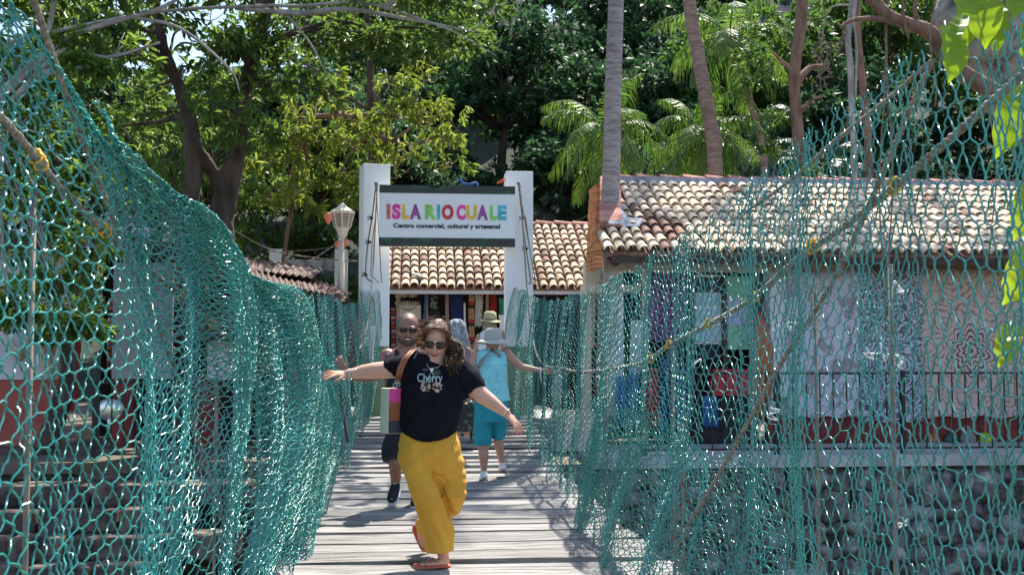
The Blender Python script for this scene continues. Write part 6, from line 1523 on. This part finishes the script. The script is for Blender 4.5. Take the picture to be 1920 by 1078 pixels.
s = MB(); cc = q3(1013, 694); s.tube([cc+Vector((0, math.cos(a)*.029, math.sin(a)*.029)) for a in np.linspace(0, 6.283, 17)], .008, 6); s.tube([cc+Vector((.0, -.03, -.03)), cc+Vector((.0, -.03, -.07)), cc+Vector((.01, -.03, -.13))], .006, 5); s.build('wristband', M['whitecloth'], tq, True)
for (x, y, d, dd) in ((907, 884, .0, 0), (942, 868, .16, .01)):
    s = MB(); s.loft([(q3(x, y, d), .036, .034), (q3(x, y+7, d-.02), .044, .045), (q3(x, y+11, d+.02), .046, .04), (q3(x, y+11, d+.14), .05, .035), (q3(x, y+12, d+.2), .035, .02)], (1, 0, 0), 14)
    o = voxel(s, 'shoe', M['sole'], tq, .008, 2)
    s = MB(); c = q3(x+.5, y+15.5, d); s.loft([(c+Vector((0, -.055, .0)), .040, .016), (c+Vector((0, .05, -.012)), .048, .014), (c+Vector((0, .16, -.012)), .046, .012), (c+Vector((0, .21, -.012)), .03, .010)], (1, 0, 0), 14, sup=3); s.build('sole', M['gum'], o, True)

# ============ grey haired person, mostly hidden
YG = 13.2
def q4(x, y, d=0): return P(x, y, YG+d)
gp = thing('person', 'grey haired person in a mauve top walking away with a dark patterned bag', 'person', q4(872, 818))
HB = basis((-.5, 1, -.3)); HC = q4(858, 628)
bd = MB(); head(bd, HC, HB, 1.05)
bd.loft([(q4(859, 640), .055, .06), (q4(862, 652), .12, .09), (q4(864, 680), .16, .11), (q4(865, 730), .15, .12), (q4(866, 770), .15, .12)], (1, 0, 0), 14)
bd.caps([q4(876, 662), q4(884, 695), q4(885, 720), q4(881, 742)], [.05, .042, .035, .024], 10); hand(bd, q4(881, 742), Vector((0, 0, -1)), (0, -1, 0), .95, 1, .1, .8)
bd.caps([q4(850, 662), q4(846, 700), q4(847, 735)], [.05, .042, .03], 10); hand(bd, q4(847, 735), Vector((0, 0, -1)), (0, -1, 0), .95, 1, .1, .8)
bd.caps([q4(858, 770), q4(858, 815)], [.07, .04], 10); bd.caps([q4(874, 770), q4(876, 815)], [.07, .04], 10)
voxel(bd, 'body', M['skin3'], gp, .01, 3)
s = MB(); s.loft([(q4(862, 648), .08, .075), (q4(863, 655), .145, .10), (q4(864, 675), .165, .125), (q4(865, 715), .165, .14), (q4(866, 760), .18, .15)], (1, 0, 0), 18); voxel(s, 'mauve_top', M['mauve'], gp, .011, 2, sleeve_fold(8, .008, 3))
s = MB(); s.loft([(q4(866, 750), .17, .14), (q4(866, 775), .17, .14)], (1, 0, 0), 16)
for x in (857, 876): s.loft([(q4(x, 765), .085, .11), (q4(x, 808), .075, .09)], (1, 0, 0), 14)
voxel(s, 'dark_trousers', M['navy'], gp, .011, 2, sleeve_fold(8, .008, 3))
s = MB(); s.ell(q4(857, 620), (.105, .115, .125)); s.ell(q4(852, 608), (.08, .09, .06)); s.ell(q4(866, 632), (.06, .08, .06)); gh_ = voxel(s, 'hair', M['greyhair'], gp, .011, 2, lambda p: .010*nz(p, 22))
def st_g(rn): 
    a = rn.uniform(0, 3.14); p = q4(857, 612)+Vector((math.cos(a)*.10, -.06+R_(rn, .06), math.sin(a)*.09)); return [p, q4(862+R_(rn, 14), 625, -.11), q4(868+R_(rn, 10), 640, -.10), q4(874+R_(rn, 8), 646+R_(rn, 6), -.08)]
curls('hair_locks', M['greyhair'], gh_, None, st_g, 90, 5, .006, wob=.012)
for x in (857, 877):
    s = MB(); s.loft([(q4(x, 806), .034, .04), (q4(x, 812), .044, .05), (q4(x, 815, .1), .046, .04), (q4(x, 816, .18), .03, .02)], (1, 0, 0), 12); voxel(s, 'shoe', M['navy'], gp, .009, 2)
s = MB(); s.loft([(q4(876, 752, -.18), .07, .05), (q4(876, 765, -.18), .11, .07), (q4(876, 795, -.18), .13, .08), (q4(876, 808, -.18), .10, .06)], (1, 0, 0), 16); s.tube([q4(870, 752, -.18), q4(878, 740, -.18), q4(884, 752, -.18)], .008, 6, sm=3)
tag(voxel(s, 'bag', pm('dark_floral_bag', (.012, .014, .02), (.06, .13, .08), 16, .6, ramp=(.55, .62)), None, .012, 2, lambda p: .008*nz(p, 10)), 'dark bag with green floral print carried by the grey haired person', 'bag')
s = MB(); s.tube([q4(886, 745, -.1), q4(885, 780, -.1), q4(884, 826, -.12)], .010, 8); s.tube([q4(886, 746, -.1), q4(888, 742, -.1), q4(884, 739, -.1)], .012, 8); tag(s.build('walking_stick', M['navy'], None, True), 'thin black walking stick beside the dark floral bag', 'walking stick')

# ============ woman in the tan hat, furthest
YS = 14.6
def q5(x, y, d=0): return P(x, y, YS+d)
sw = thing('person', 'woman in a white sleeveless top and tan hat walking furthest ahead', 'person', q5(915, 790))
HB = basis((0, 1, 0)); HC = q5(918, 608)
bd = MB(); head(bd, HC, HB, 1.0)
bd.loft([(q5(918, 617), .05, .055), (q5(917, 628), .14, .09), (q5(917, 650), .16, .11), (q5(917, 690), .15, .12), (q5(917, 730), .16, .12)], (1, 0, 0), 14)
bd.caps([q5(899, 632), q5(892, 650), q5(889, 668), q5(892, 690)], [.05, .042, .035, .025], 10); hand(bd, q5(892, 690), Vector((0, 0, -1)), (0, -1, 0), .95, 1, .1, .8)
bd.caps([q5(936, 632), q5(942, 655), q5(943, 680)], [.05, .042, .025], 10); hand(bd, q5(943, 680), Vector((0, 0, -1)), (0, -1, 0), .95, 1, .1, .8)
bd.caps([q5(909, 730), q5(909, 785)], [.08, .035], 10); bd.caps([q5(925, 730), q5(925, 785)], [.08, .035], 10)
voxel(bd, 'body', M['skin3'], sw, .011, 3)
s = MB(); s.loft([(q5(917, 619), .09, .07), (q5(917, 626), .135, .10), (q5(917, 645), .165, .125), (q5(917, 700), .17, .14)], (1, 0, 0), 18); voxel(s, 'white_top', M['whitecloth'], sw, .012, 2, sleeve_fold(8, .006, 3))
s = MB(); s.loft([(q5(917, 695), .17, .14), (q5(917, 735), .17, .14)], (1, 0, 0), 16)
for x in (908, 926): s.loft([(q5(x, 730), .085, .10), (q5(x, 760), .085, .10)], (1, 0, 0), 14)
voxel(s, 'shorts', M['taupe'], sw, .013, 2)
s = MB(); s.ell(q5(918, 607), (.098, .105, .11)); s.ell(q5(918, 613), (.105, .10, .07)); voxel(s, 'hair', M['blondhair'], sw, .011, 2, lambda p: .008*nz(Vector((p.x*2.5, p.y, p.z*.5)), 22))
for x in (909, 925):
    s = MB(); s.loft([(q5(x, 783), .04, .05), (q5(x, 788, .08), .045, .03), (q5(x, 788, .15), .03, .02)], (1, 0, 0), 10); s.build('shoe', M['sole'], sw, True)
ht = thing('straw_hat', 'tan straw hat with black band worn by the woman furthest ahead', 'hat', q5(919, 600))
s = MB(); s.loft([(q5(919, 602), .092, .1), (q5(919, 593), .090, .098), (q5(919, 586), .082, .088), (q5(919, 583.5), .05, .05)], (1, 0, 0), 20); s.build('crown', M['tanhat'], ht, True)
s = MB(); s.loft([(q5(919, 602), .095, .103), (q5(919, 598.5), .095, .103)], (1, 0, 0), 20); s.build('band', M['black'], ht, True)
brim(ht, q5, 919.5, 600, .09, .142, .17, .02, M['tanhat'], -.008)
# ---- tidy: one id per name kind for the parts
bpy.context.view_layer.update()
